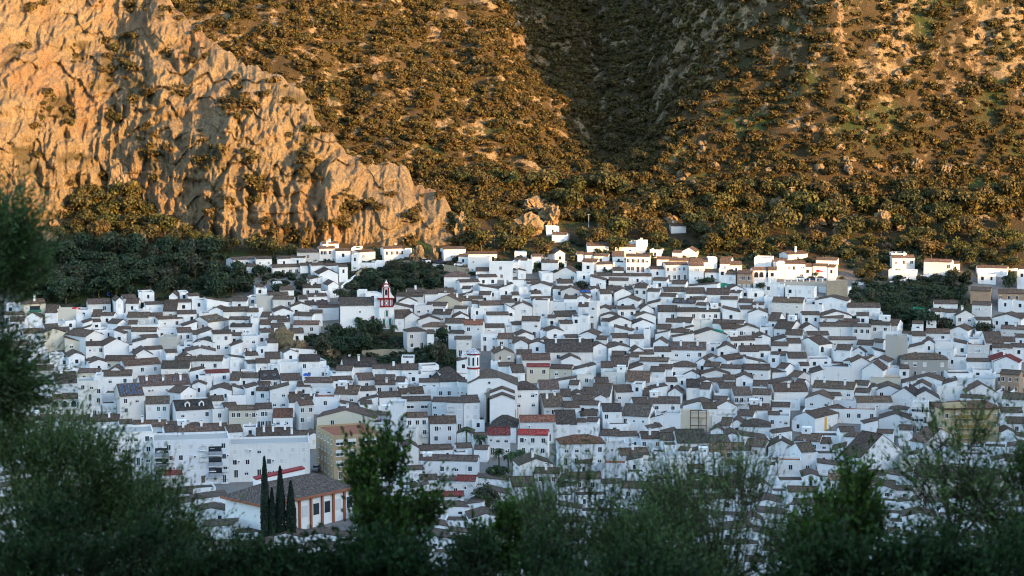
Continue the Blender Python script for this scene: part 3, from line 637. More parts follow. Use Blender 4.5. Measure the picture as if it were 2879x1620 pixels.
E 912 1107 487 562 750 w2 L30 Rk;E 1100 1372 487 602 740 w3 Rg;E 1370 1692 415 477 575 w2;F 1435 1697 575 580 740 w0;F 1690 1985 558 562 740 Wc w0 #ruin;E 1550 1662 220 262 310 w1;F 1660 1757 218 222 380 w1;F 1540 1717 130 133 215 w2
E 1470 1607 88 130 240;E 1385 1532 110 158 220 w1 Wg;E 1755 1887 240 317 440 w1 Rk;E 1885 1987 270 332 440;G 1905 2192 145 188 240;E 2115 2237 195 240 290;E 2085 2257 270 327 370;E 2000 2132 230 267 310;G 2250 2420 190 230 320
E 2230 2412 320 397 530 L48 w3 bal;E 2415 2600 335 388 510 w3;E 2420 2562 250 302 340;H 2330 2580 90 137 235;E 1920 2062 480 532 710 w2;G 2060 2262 460 512 610;F 2065 2182 533 536 650 w2;E 2390 2600 490 547 610 h1
E 2265 2422 545 602 660 w2;H 2300 2600 635 712 790 Rk;G 2190 2330 640 690 790;E 2090 2192 625 702 770;E 80 442 605 667 870 Ro w3;E 55 362 745 795 1010 Rr w3 bal #redroof;F 440 577 693 696 840 w1;F 575 872 695 698 820 w0
F 980 1187 688 691 745 Wr w0;E 720 852 545 602 630 w2;E 745 857 625 662 700 w2 Rr;E 650 740 640 670 700 w1 Ro;E 890 1062 745 802 850 w1;E 1060 1272 770 812 870;E 1300 1492 770 837 910 w3;E 1490 1622 780 852 900
H 485 942 805 892 1220 L42 Ro w4 #orange;F 940 1152 880 884 1080 w2;F 1150 1312 830 833 900 w4;E 1660 1965 750 880 940 L62 Rg;E 1970 2192 805 872 940 Rg;E 2000 2342 880 942 1000 Rt Wb;E 2340 2540 850 922 1010 R60
G 70 417 1045 1108 1300 w0;E 1090 1382 940 1002 1100 L50;E 600 700 895 945 1010 w1;F 1530 1667 895 900 1060 w2;E 1670 1772 925 955 1060 Rr w1;F 1560 1760 1050 1054 1260 w0;F 1900 2135 1025 1029 1230 w0;F 2280 2576 1030 1034 1260 w0
E 2210 2402 935 950 1040 Rr w2;E 1970 2332 1230 1330 1400;E 0 242 1230 1320 1460 w2;G 2230 2420 1240 1300 1460;E 1400 1562 1320 1400 1460 Rr;E 640 800 1040 1080 1150 Rr;F 1300 1540 1060 1064 1200 w1;A 1150 1310 1020 1060 1160 w1
E 1100 1400 1270 1330 1450;E 600 900 1180 1240 1400;E 1660 1900 1270 1340 1460;F 900 1140 1080 1084 1250;F 2010 2280 600 604 700;E 220 480 1130 1180 1260
@ 2160 1000
E 85 172 78 130 200 R92;F 550 842 113 117 280 w0;G 842 1030 20 70 255 w0;G 945 1150 65 140 270 w0;F 1150 1325 115 118 220 w0;E 1320 1417 95 130 225 Rr;F 1030 1332 215 218 300 Wc w0;E 60 402 280 362 400;E 200 300 160 217 280 R120
E 260 340 240 300 340 R70;E 445 857 250 318 395 w4 h2;E 860 1002 250 292 345;E 870 1022 330 367 420 w2 Wc;E 890 1247 412 467 580 w5;G 1240 1482 318 400 490 w0 Rk;G 1090 1332 300 345 400;G 1455 1632 268 315 380 w2;G 1440 1720 350 430 530 w0 Rk
F 1825 2257 213 217 310 w0;G 1990 2292 285 370 500 w0;F 1700 2000 300 304 430 w0;G 370 642 380 432 520;E 615 737 380 405 445;F 620 885 440 444 530 w2;E 35 217 470 512 575 w2;E 0 117 570 597 650;F 10 217 600 604 750 w3
E 470 952 565 632 790 L200 w5 yst #ystripe;F 530 1085 530 534 640;H 1215 1392 500 537 600 w1;F 1450 1605 470 474 750 w3 big;E 1580 1760 470 535 670 w1;E 1930 2167 392 422 470 Rt w2;E 2350 2600 370 432 520;E 2330 2522 140 182 370 Wb w3
G 2270 2512 5 60 150 Rr;G 1110 1442 580 640 740 w0;E 1090 1252 745 777 840 w0;E 1320 1452 700 747 840 w1;H 760 952 765 812 870 w1;E 725 872 720 767 800;E 300 517 780 852 1010;E 330 480 885 970 1180 L110 #;F 100 330 1045 1050 1240 w1
G 0 262 850 920 1020;E 725 930 780 1030 1180 R430 w2 #biggable;E 1425 1582 730 880 1080 R300;E 520 642 830 882 1020 w2;F 500 740 985 990 1060 w2;F 1340 1752 1030 1034 1110 Wc w0;E 1460 2302 1100 1215 1420 w4 Wc;F 1820 2002 1100 1104 1210
G 940 1282 1290 1345 1460;E 800 1062 1270 1345 1460 Rt;F 0 90 1100 1104 1300 w1;E 1120 1282 1260 1320 1400;H 960 1180 1150 1200 1290;F 1750 2320 536 540 900 L75 Wc w6 yb #yellowblk;E 2400 2600 620 680 800;E 2380 2600 1000 1060 1250;G 1700 1900 880 940 1060
E 600 900 1190 1250 1330 Rt;F 500 700 1260 1264 1400;E 200 500 1320 1370 1460;F 2040 2300 1250 1254 1420 w2;A 2400 2600 880 920 1010
"""
# photo position (2879 px wide) of places one can point at
LM = [("red-and-white bell tower", 1085, 860), ("octagonal church tower", 1330, 1030), ("ochre apartment block", 985, 1300), ("long white apartment row", 520, 1280),
 ("yellow apartment block", 2740, 1190), ("house with solar roof", 372, 1100), ("orange-roofed house", 1640, 1250), ("broad dark roof", 1600, 975),
 ("grey concrete tower", 2520, 990), ("brown gable wall", 2745, 1040), ("yellow-striped house", 2360, 1180), ("big slanting slate roof", 2440, 1260),
 ("palms by the street", 1310, 1230), ("curved stone wall", 1070, 750), ("stone terrace wall", 2362, 812), ("round boulder", 1174, 706),
 ("ramp-side hillside house", 2635, 745), ("wooden pylon", 2225, 560), ("twin-dormer roof", 545, 1145), ("beige gable wall", 152, 955),
 ("scaffolded ruin", 1955, 1180), ("churchyard trees", 960, 980), ("brick-walled villa", 2110, 790), ("white arcade house", 2330, 990), ("lone hilltop cottage", 1905, 640),
 ("blue-covered shed", 1648, 830), ("white house row uphill", 960, 710), ("green netting", 2560, 870), ("red porch", 1230, 1150), ("cypress group", 740, 1370)]
SPECIAL = {
 'lone': ("house", "lone white cottage on the rocky slope above the town"),
 'bigroof': ("house", "white house under the broadest dark tiled roof in mid town"),
 'walled': ("house", "long white sunlit house above the curving white ramp"),
 'silo': ("concrete_tower", "left half of the bare grey concrete stair tower"),
 'silob': ("concrete_tower", "right half of the bare grey concrete stair tower"),
 'office': ("office_building", "grey weathered two-storey building below the concrete tower"),
 'beige': ("house", "beige blank gable wall near the left olive branches"),
 'solar': ("house", "white house with rows of solar panels covering its roof"),
 'dormer': ("house", "weathered white house with two arched dormers in its dark roof"),
 'apta': ("apartment_block", "left stretch of the long white apartment row, behind olive branches"),
 'aptb': ("apartment_block", "middle stretch of the long white apartment row, with stacked balconies"),
 'aptc': ("apartment_block", "right stretch of the long white apartment row, behind the cypresses"),
 'ochre': ("apartment_block", "ochre apartment block with flat red terrace behind the bright green bush"),
 'yellowsh': ("house", "white terraced house with yellow shutters beside the church street"),
 'ruin': ("ruined_house", "roofless cream facade propped by dark steel scaffolding"),
 'redroof': ("house", "white house with bright red flat roof edge and balconies above the palms"),
 'orange': ("house", "cream-white house under an orange hipped roof"),
 'ystripe': ("house", "white apartment house with yellow stripes between its windows"),
 'biggable': ("house", "large white hall with slanting slate roof and roof light"),
 'yellowblk': ("apartment_block", "yellow apartment block with long olive-green balconies"),
 'rubbleroof': ("house", "white house with steep stone-coloured roof in mid town"),
}
# ---------------------------------------------------------------- houses
S = 720 / 2576.0
def parse():
    out = []; ox = oy = 0
    for line in TOWN.strip().splitlines():
        line = line.strip()
        if line.startswith('@'):
            _, a, b = line.split(); ox, oy = float(a), float(b); continue
        for e in line.split(';'):
            f = e.split()
            if len(f) < 6: continue
            d = dict(form=f[0], x0=ox + float(f[1]) * S, x1=ox + float(f[2]) * S, yr=oy + float(f[3]) * S, ye=oy + float(f[4]) * S, yb=oy + float(f[5]) * S,
                     side=0, sgn=0, opt=set(), key=None, wc='w', rc='b', cols=None, ch=0)
            for o in f[6:]:
                if o[0] == '#': d['key'] = o[1:] or None
                elif o[0] in 'LR' and o[1:].isdigit(): d['side'] = float(o[1:]) * S; d['sgn'] = 1 if o[0] == 'L' else -1
                elif o[0] == 'W' and len(o) == 2: d['wc'] = o[1]
                elif o[0] == 'R' and len(o) == 2: d['rc'] = o[1]
                elif o[0] == 'w' and o[1:].isdigit(): d['cols'] = int(o[1:])
                elif o[0] == 'h' and o[1:].isdigit(): d['ch'] = int(o[1:])
                else: d['opt'].add(o)
            out.append(d)
    return out
HOUSES = parse()
# houses the survey sheets do not list, seen in the gaps between the others
def upper(X):
    return np.interp(X / N, [0, 60, 560, 770, 800, 860, 1110, 1130, 1460, 2130, 2140, 2440, 2450, 2576], [790, 780, 765, 770, 850, 800, 800, 730, 690, 720, 830, 840, 790, 790]) * N
occ = np.zeros((1620 // 6 + 2, 2879 // 6 + 2), bool)
for d in HOUSES:
    a = int(max(0, d['x0'] - (d['side'] if d['sgn'] > 0 else 0)) // 6); b = int(min(2878, d['x1'] + (d['side'] if d['sgn'] < 0 else 0)) // 6)
    occ[int(max(0, d['yr']) // 6):int(min(1619, d['yb']) // 6) + 1, a:b + 1] = True
def free_zone(X, Y):
    if Y < upper(X): return False
    x, y = X / N, Y / N
    if ((x - 955) / 215) ** 2 + ((y - 860) / 80) ** 2 < 1: return False
    if 2140 < x < 2450 and y < 840: return False
    if 1040 < x < 1150 and 830 < y < 940: return False
    if 780 < x < 860 and 1040 < y < 1290: return False      # street beside the ochre block
    if 1205 < x < 1400 and 1050 < y < 1320: return False    # palms
    if 520 < x < 900 and 1180 < y < 1340: return False      # sports hall
    if 1160 < x < 1300 and 870 < y < 1090: return False     # church
    if 830 < x < 1010 and 700 < y < 870: return False
    if y > 1440: return False
    return True
fill = []
for gyi in range(110, 262):
    gxi = 0
    while gxi < 479:
        X, Y = gxi * 6 + 3, gyi * 6 + 3
        if not occ[gyi, gxi] and free_zone(X, Y):
            run = 1
            while gxi + run < 479 and not occ[gyi, gxi + run] and run < 13: run += 1
            if run >= 3 or rng.random() < 0.15:
                wpx = max(38, run * 6 * rng.uniform(0.9, 1.2)) * (1.25 if Y > 1280 else 1)
                wpx = min(wpx, 95)
                rh = rng.choice([0, 8, 10, 12, 13]); vis = rng.uniform(16, 34)
                form = 'F' if rh == 0 else rng.choice('EEGGAABFF')
                d = dict(form=form, x0=X - 3, x1=X - 3 + wpx, yr=Y - 3, ye=Y - 3 + max(rh, 1), yb=Y + rh + vis, side=rng.choice([0, 0, 6, 10]), sgn=rng.choice([1, -1]),
                         opt={'fill'}, key=None, wc=rng.choice('wwwwwwwcg'), rc=rng.choice('bbbbbbtkor' if rng.random() < .3 else 'bbbbg'), cols=None, ch=1 if rng.random() < .1 else 0)
                fill.append(d)
                a = int(d['x0'] // 6); b = int(min(2878, d['x1']) // 6)
                occ[gyi:int(min(1619, d['yb']) // 6) + 1, a:b + 1] = True
                gxi = b + 1; continue
        gxi += 1
print("surveyed houses", len(HOUSES), "fill", len(fill))
HOUSES += fill
for d in HOUSES:
    vis_y1 = min(d['yb'], d['ye'] + 60)
    d['area'] = (d['x1'] - d['x0'] + d['side']) * (d['yb'] - d['yr']) * (0.35 if 'fill' in d['opt'] else 1) * (0.4 if d['ye'] > 1420 else 1)
    if d['key']: d['area'] = 1e9
HOUSES.sort(key=lambda d: -d['area'])
N_THINGS = 298
WALLC = {'w': (0.74, 0.74, 0.735), 'c': (0.60, 0.55, 0.45), 'g': (0.46, 0.45, 0.42), 'o': (0.66, 0.65, 0.60)}
ROOFC = {'b': (0.098, 0.068, 0.052), 'k': (0.042, 0.034, 0.033), 'g': (0.078, 0.068, 0.054), 't': (0.21, 0.15, 0.10), 'r': (0.26, 0.028, 0.028), 'o': (0.20, 0.082, 0.050)}

# window, door and balcony shapes, shared between all houses (built facing -y, origin in their middle)
def window_mesh(name, w, h, kind, pane='glass', frame='white'):
    mb = MB(); mats = [M[frame], M[pane], M['blind'], M['iron']]
    f = 0.07
    mb.box(-w/2, w/2, -0.05, 0.03, -h/2, -h/2 + f, 0, "b"); mb.box(-w/2, w/2, -0.05, 0.03, h/2 - f, h/2, 0, "b")
    mb.box(-w/2, -w/2 + f, -0.05, 0.03, -h/2 + f, h/2 - f, 0, "b"); mb.box(w/2 - f, w/2, -0.05, 0.03, -h/2 + f, h/2 - f, 0, "b")
    mb.poly([(-w/2+f, -0.012, -h/2+f), (w/2-f, -0.012, -h/2+f), (w/2-f, -0.012, h/2-f), (-w/2+f, -0.012, h/2-f)], 2 if kind == 'blind' else 1)
    if kind == 'half': mb.poly([(-w/2+f, -0.022, 0), (w/2-f, -0.022, 0), (w/2-f, -0.022, h/2-f), (-w/2+f, -0.022, h/2-f)], 2)
    if kind in ('dark', 'half'): mb.box(-0.03, 0.03, -0.04, 0, -h/2+f, h/2-f, 0, "b")
    mb.box(-w/2 - .06, w/2 + .06, -0.12, 0.0, -h/2 - .07, -h/2, 0)
    return mb.mesh(name, mats)
def arch_mesh(w, h, pane='glass'):
    mb = MB(); n = 8
    pr = [(-w/2, -h/2), (w/2, -h/2)] + [(math.cos(a) * w/2, h/2 - w/2 + math.sin(a) * w/2) for a in [math.pi * k / n for k in range(n + 1)]]
    po = [(p[0] * 1.16, p[1] * 1.08) for p in pr]
    mb.prism(po, -0.05, 0.03, 0); mb.prism(pr, -0.07, -0.01, 1)
    return mb.mesh("window", [M['white'], M[pane]])
def balcony_mesh(w):
    mb = MB(); mb.box(-w/2, w/2, -0.9, 0, -0.14, 0, 0)
    k = int(w / 0.28)
    for i in range(k + 1):
        x = -w/2 + .04 + (w - .08) * i / k; mb.box(x - .018, x + .018, -0.88, -0.84, 0, 0.95, 1)
    for s in (-1, 1):
        mb.box(s * (w/2 - .03) - .02, s * (w/2 - .03) + .02, -0.84, 0, 0.5, 0.54, 1)
    mb.box(-w/2, w/2, -0.90, -0.82, 0.95, 1.02, 1)
    return mb.mesh("balcony", [M['white'], M['iron']])
WIN = {'dark': window_mesh("window", 1.1, 1.4, 'dark'), 'blind': window_mesh("window", 1.05, 1.35, 'blind'), 'half': window_mesh("window", 1.1, 1.35, 'half'),
       'small': window_mesh("window", 0.7, 0.75, 'dark'), 'tall': window_mesh("window", 0.95, 2.1, 'dark'), 'brown': window_mesh("window", 0.95, 1.3, 'dark', 'brownwood', 'white'),
       'green': window_mesh("window", 1.05, 1.4, 'dark', 'greenwood', 'white'), 'yellow': window_mesh("window", 1.0, 1.4, 'dark', 'yellow', 'white'),
       'big': window_mesh("window", 2.2, 1.6, 'half'), 'arch': arch_mesh(1.5, 1.9), 'wide': window_mesh("window", 1.8, 1.3, 'dark')}
DOOR = {'brown': window_mesh("door", 1.05, 2.1, 'dark', 'brownwood', 'white'), 'dark': window_mesh("door", 1.1, 2.15, 'dark', 'dark', 'white'), 'blue': window_mesh("door", 1.05, 2.1, 'dark', 'blue', 'white')}
BALC = {2: balcony_mesh(1.9), 4: balcony_mesh(3.6)}
def chimney_mesh(seed):
    r = random.Random(seed); mb = MB(); w = .32; h = r.uniform(.8, 1.5)
    mb.box(-w, w, -w*.8, w*.8, -1.2, h, 0); mb.box(-w-.07, w+.07, -w*.8-.07, w*.8+.07, h, h + .1, 0)
    mb.box(-w*.8, w*.8, -w*.6, w*.6, h + .1, h + .32, 1); mb.box(-w-.05, w+.05, -w*.8-.05, w*.8+.05, h + .32, h + .42, 0)
    return mb.mesh("chimney", [M['white'], M['dark']])
CHIM = [chimney_mesh(k) for k in range(3)]
mb = MB()
for a in range(10):
    t0, t1 = a / 10 * 2 * math.pi, (a + 1) / 10 * 2 * math.pi
    mb.poly([(0, 0.12, 0), (math.cos(t0) * .45, -.02, math.sin(t0) * .45), (math.cos(t1) * .45, -.02, math.sin(t1) * .45)], 0)
mb.tube((0, 0.1, 0), (0, 0.2, -0.9), .03, .03, 5, 1)
DISH = mb.mesh("satellite_dish", [M['metal'], M['iron']])
mb = MB(); mb.tube((0, 0, -.3), (0, 0, 2.6), .035, .03, 5, 0)
for z in (1.7, 2.0, 2.3, 2.5): mb.tube((-.5 + (z - 1.7) * .3, 0, z), (.5 - (z - 1.7) * .3, 0, z), .02, .02, 4, 0)
AERIAL = mb.mesh("aerial", [M['iron']])
mb = MB(); mb.box(-.42, .42, -.34, 0, -.3, .3, 0); mb.box(-.2, .2, -.36, -.34, -.2, .2, 1)
AC = mb.mesh("air_conditioner", [M['white'], M['dark']])

def part(me, name, parent, loc, rz=0.0, scale=None):
    o = bpy.data.objects.new(name, me); o.parent = parent; o.location = loc; o.rotation_euler = (0, 0, rz)
    if scale: o.scale = scale
    COL.objects.link(o); return o

def solve(d):
    """turn a surveyed front into a real house: place, width, depth, heights in metres, turn"""
    Xc = (d['x0'] + d['x1']) / 2; side = d['side']; sg = d['sgn']
    Xa = d['x1'] if (sg < 0 and side) else d['x0']
    mpp = 0.115
    base = 3.6 if 'fill' in d['opt'] else (4.6 if d['ye'] > 790 else 3.0)
    for _ in range(3):
        vis = (d['yb'] - d['ye']) * mpp
        he = max(base, vis * 1.02 + 0.7) if d['form'] != 'F' else max(base - .6, vis * 1.02 + 0.5)
        if d['ye'] < 780: he = max(2.8, vis + 0.3)
        p = hit(Xa, d['ye'], he); mpp = p.y / FPX
    Wp = (d['x1'] - d['x0']) * mpp; rise = max(0.0, (d['ye'] - d['yr']) * mpp); e = side * mpp
    r = random.Random(int(d['x0'] * 13 + d['ye'] * 7))
    fm = d['form']; tanp = 0.42
    if fm in 'EH':
        D = min(17, max(5.0, 2 * rise / (0.42 + 0.15)))
        if e > 0 and e > D * 0.92: D = min(26, e / 0.85)
        tanp = min(0.75, max(0.22, 2 * rise / D - 0.14))
    elif fm == 'G': D = max(7.0, min(14, e / .6)) if e else r.uniform(7, 10); tanp = min(0.9, rise / max(Wp / 2, .5))
    elif fm in 'AB': D = r.uniform(5, 8); tanp = min(0.8, rise / max(Wp, .5))
    else: D = max(r.uniform(5, 8), min(24, e / .7) if e else 0)
    if fm == 'F' and d['key'] in ('silo', 'silob'): D = 6
    if d['key'] == 'ochre': D = 17
    if d['key'] and d['key'].startswith('apt'): D = 11
    th = math.asin(min(0.93, e / D)) if e > 0 else math.radians(r.uniform(-13, 13) if fm != 'F' or not d['key'] else 0)
    psi = -math.atan2(p.x, p.y) + (sg * th if e > 0 else th)
    Wd = Wp / max(0.35, math.cos(th))
    ox = -Wd if (sg < 0 and side) else 0.0
    ax = Vector((math.cos(psi), math.sin(psi), 0)); ay = Vector((-math.sin(psi), math.cos(psi), 0))
    o = p + ax * ox                       # front left corner at eave height
    zb = min(T(*(o + ax * a + ay * b).xy) for a in (0, Wd) for b in (0, D)) - 0.6
    c = o + ax * Wd / 2
    g = Vector((c.x, c.y, zb))
    d.update(p=p, psi=psi, W=Wd, D=D, H=p.z - zb, tanp=tanp, origin=g, mpp=mpp, vis=(d['yb'] - d['ye']) * mpp, r=r, he=he)
    return d

def house_shapes(d, wall, roof, far=False):
    """wall and roof polygons in the house's own frame: x along the front (centred), y back, z up from its base"""
    W, D, H, tp, fm = d['W'] / 2, d['D'], d['H'], d['tanp'], d['form']
    th = 0.15; ov = 0.24; og = 0.10; rm = 1 if far else 0
    if fm in 'EH':
        R = H + tp * D / 2
        hip = min(W * 0.8, D / 2) if fm == 'H' else 0
        if fm == 'E':
            pr = [(0, 0), (D, 0), (D, H), (D / 2, R), (0, H)]
            wall.poly([(-W, y, z) for y, z in reversed(pr)], 0); wall.poly([(W, y, z) for y, z in pr], 0)
            wall.poly([(-W, 0, 0), (W, 0, 0), (W, 0, H), (-W, 0, H)], 0); wall.poly([(W, D, 0), (-W, D, 0), (-W, D, H), (W, D, H)], 0)
            a = W + og; L = math.hypot(D / 2 + ov, tp * (D / 2 + ov)); ze = H - tp * ov
            for s in (0, 1):
                y0, y1 = (-ov, D / 2) if s == 0 else (D + ov, D / 2)
                q = [(-a, y0, ze + th), (a, y0, ze + th), (a, y1, R + th), (-a, y1, R + th)]
                u = [(0, L), (2 * a, L), (2 * a, 0), (0, 0)]
                if s: q = q[::-1]; u = u[::-1]
                roof.poly(q, rm, u)
                q = [(-a, y0, ze), (a, y0, ze), (a, y0, ze + th), (-a, y0, ze + th)]
                roof.poly(q[::-1] if s else q, rm, [(0, L), (2 * a, L), (2 * a, L + th), (0, L + th)])
                q = [(-a, y0, ze + .004), (-a, y1, R + .004), (a, y1, R + .004), (a, y0, ze + .004)]
                roof.poly(q[::-1] if s else q, rm)
            for s in (-1, 1):
                q = [(s*a, -ov, ze), (s*a, -ov, ze+th), (s*a, D/2, R+th), (s*a, D+ov, ze+th), (s*a, D+ov, ze), (s*a, D/2, R)]
                roof.poly(q if s < 0 else q[::-1], rm)
            roof.box(-a, a, D/2 - .14, D/2 + .14, R + th - .06, R + th + .09, rm)
        else:
            wall.box(-W, W, 0, D, 0, H, 0, "u"); ze = H - .05; a = W + ov; h = max(0.2, W - hip)
            e = [(-a, -ov, ze), (a, -ov, ze), (a, D + ov, ze), (-a, D + ov, ze)]; et = [(p[0], p[1], ze + th) for p in e]
            r0, r1 = (-h, D / 2, R + th), (h, D / 2, R + th)
            L = math.hypot(D / 2, R - H)
            roof.poly([et[0], et[1], r1, r0], rm, [(0, L), (2 * a, L), (a + h, 0), (a - h, 0)]); roof.poly([et[1], et[2], r1], rm, [(0, L), (D, L), (D / 2, 0)])
            roof.poly([et[2], et[3], r0, r1], rm, [(0, L), (2 * a, L), (a + h, 0), (a - h, 0)]); roof.poly([et[3], et[0], r0], rm, [(0, L), (D, L), (D / 2, 0)])
            for i in range(4): roof.poly([e[i], e[(i+1) % 4], et[(i+1) % 4], et[i]], rm)
            roof.poly(e[::-1], rm)
        d['top'] = R + th
    elif fm == 'G':
        R = H + tp * W; pr = [(-W, 0), (W, 0), (W, H), (0, R), (-W, H)]
        wall.prism(pr, 0, D, 0)
        L = math.hypot(W + ov, tp * (W + ov)); ze = H - tp * ov; a = W + ov; y0, y1 = -og, D + og
        for s in (-1, 1):
            q = [(s*a, y0, ze + th), (0, y0, R + th), (0, y1, R + th), (s*a, y1, ze + th)]; u = [(0, L), (0, 0), (D, 0), (D, L)]
            if s > 0: q = q[::-1]; u = u[::-1]
            roof.poly(q[::-1], rm, u[::-1])
            q = [(s*a, y0, ze + .004), (s*a, y1, ze + .004), (0, y1, R + .004), (0, y0, R + .004)]; roof.poly(q if s > 0 else q[::-1], rm)
            for yy_, f in ((y0, 1), (y1, -1)):
                q = [(s*a, yy_, ze), (0, yy_, R), (0, yy_, R + th), (s*a, yy_, ze + th)]
                if s * f > 0: q = q[::-1]
                roof.poly(q, rm)
            q = [(s*a, y0, ze), (s*a, y0, ze + th), (s*a, y1, ze + th), (s*a, y1, ze)]; roof.poly(q if s > 0 else q[::-1], rm)
        d['top'] = R + th
    elif fm in 'AB':
        s = 1 if fm == 'B' else -1; hi = H + tp * 2 * W      # A rises to the right, B rises to the left
        hl, hr = (hi, H) if fm == 'B' else (H, hi)
        wall.prism([(-W, 0), (W, 0), (W, hr), (-W, hl)], 0, D, 0)
        roof.prism([(-W - .2, hl + .004), (W + .2, hr + .004), (W + .2, hr + th), (-W - .2, hl + th)], -og, D + og, rm)
        d['top'] = max(hl, hr) + th
    else:
        wall.box(-W, W, 0, D, 0, H - .55, 0, "ut")
        t2 = .2; z0, z1 = H - .55, H
        wall.box(-W, W, 0, t2, z0, z1, 0, "u"); wall.box(-W, W, D - t2, D, z0, z1, 0, "u")
        wall.box(-W, -W + t2, t2, D - t2, z0, z1, 0, "fbu"); wall.box(W - t2, W, t2, D - t2, z0, z1, 0, "fbu")
        roof.poly([(-W + t2, t2, z0), (W - t2, t2, z0), (W - t2, D - t2, z0), (-W + t2, D - t2, z0)], rm)
        if d['r'].random() < 0.35: wall.box(-W - .06, W + .06, -.08, t2 + .04, H, H + .07, 0)
        d['top'] = H

FORMW = {'E': "gabled", 'G': "gable-fronted", 'H': "hip-roofed", 'F': "flat-roofed", 'A': "lean-to", 'B': "lean-to"}
WALLW = {'w': "white", 'c': "cream", 'g': "grey", 'o': "stained white", 'b': "brown brick", 'r': "red brick", 'd': "ochre"}
ROOFW = {'b': "brown roof", 'k': "dark slate roof", 'g': "grey-brown roof", 't': "tan roof", 'r': "red roof", 'o': "russet roof"}
def where(X, Y):
    n, lx, ly = min(LM, key=lambda m: (m[1] - X) ** 2 + ((m[2] - Y) * 1.3) ** 2)
    dx, dy = X - lx, Y - ly; dist = math.hypot(dx, dy)
    v = "above" if dy < 0 else "below"; h = "left" if dx < 0 else "right"
    if abs(dy) > 2.0 * abs(dx): w = v
    elif abs(dx) > 2.0 * abs(dy): w = h + " of"
    else: w = f"{v} and {h} of"
    return ("just " if dist < 75 else "well " if dist > 190 else "") + w + " the " + n
LABELS = []
def want_label(o, text, X, Y, group=None): LABELS.append([o, text, X, Y])
ORD = ["", "second ", "third ", "fourth ", "fifth ", "sixth ", "seventh ", "eighth ", "ninth ", "tenth ", "eleventh ", "twelfth ", "thirteenth ", "fourteenth ", "fifteenth ", "sixteenth "] + [f"{n}th " for n in range(17, 60)]
def resolve_labels():
    g = {}
    for L in LABELS: g.setdefault(L[1], []).append(L)
    for t, ls in g.items():
        if len(ls) == 1: ls[0][0]["label"] = t; continue
        ls.sort(key=lambda q: q[2])
        h = (len(ls) + 1) // 2
        for i, q in enumerate(ls):
            s = ("leftmost" if i == 0 else ORD[i] + "from left") if i < h else ("rightmost" if i == len(ls) - 1 else ORD[len(ls) - 1 - i] + "from right")
            q[0]["label"] = f"{t}, {s}"

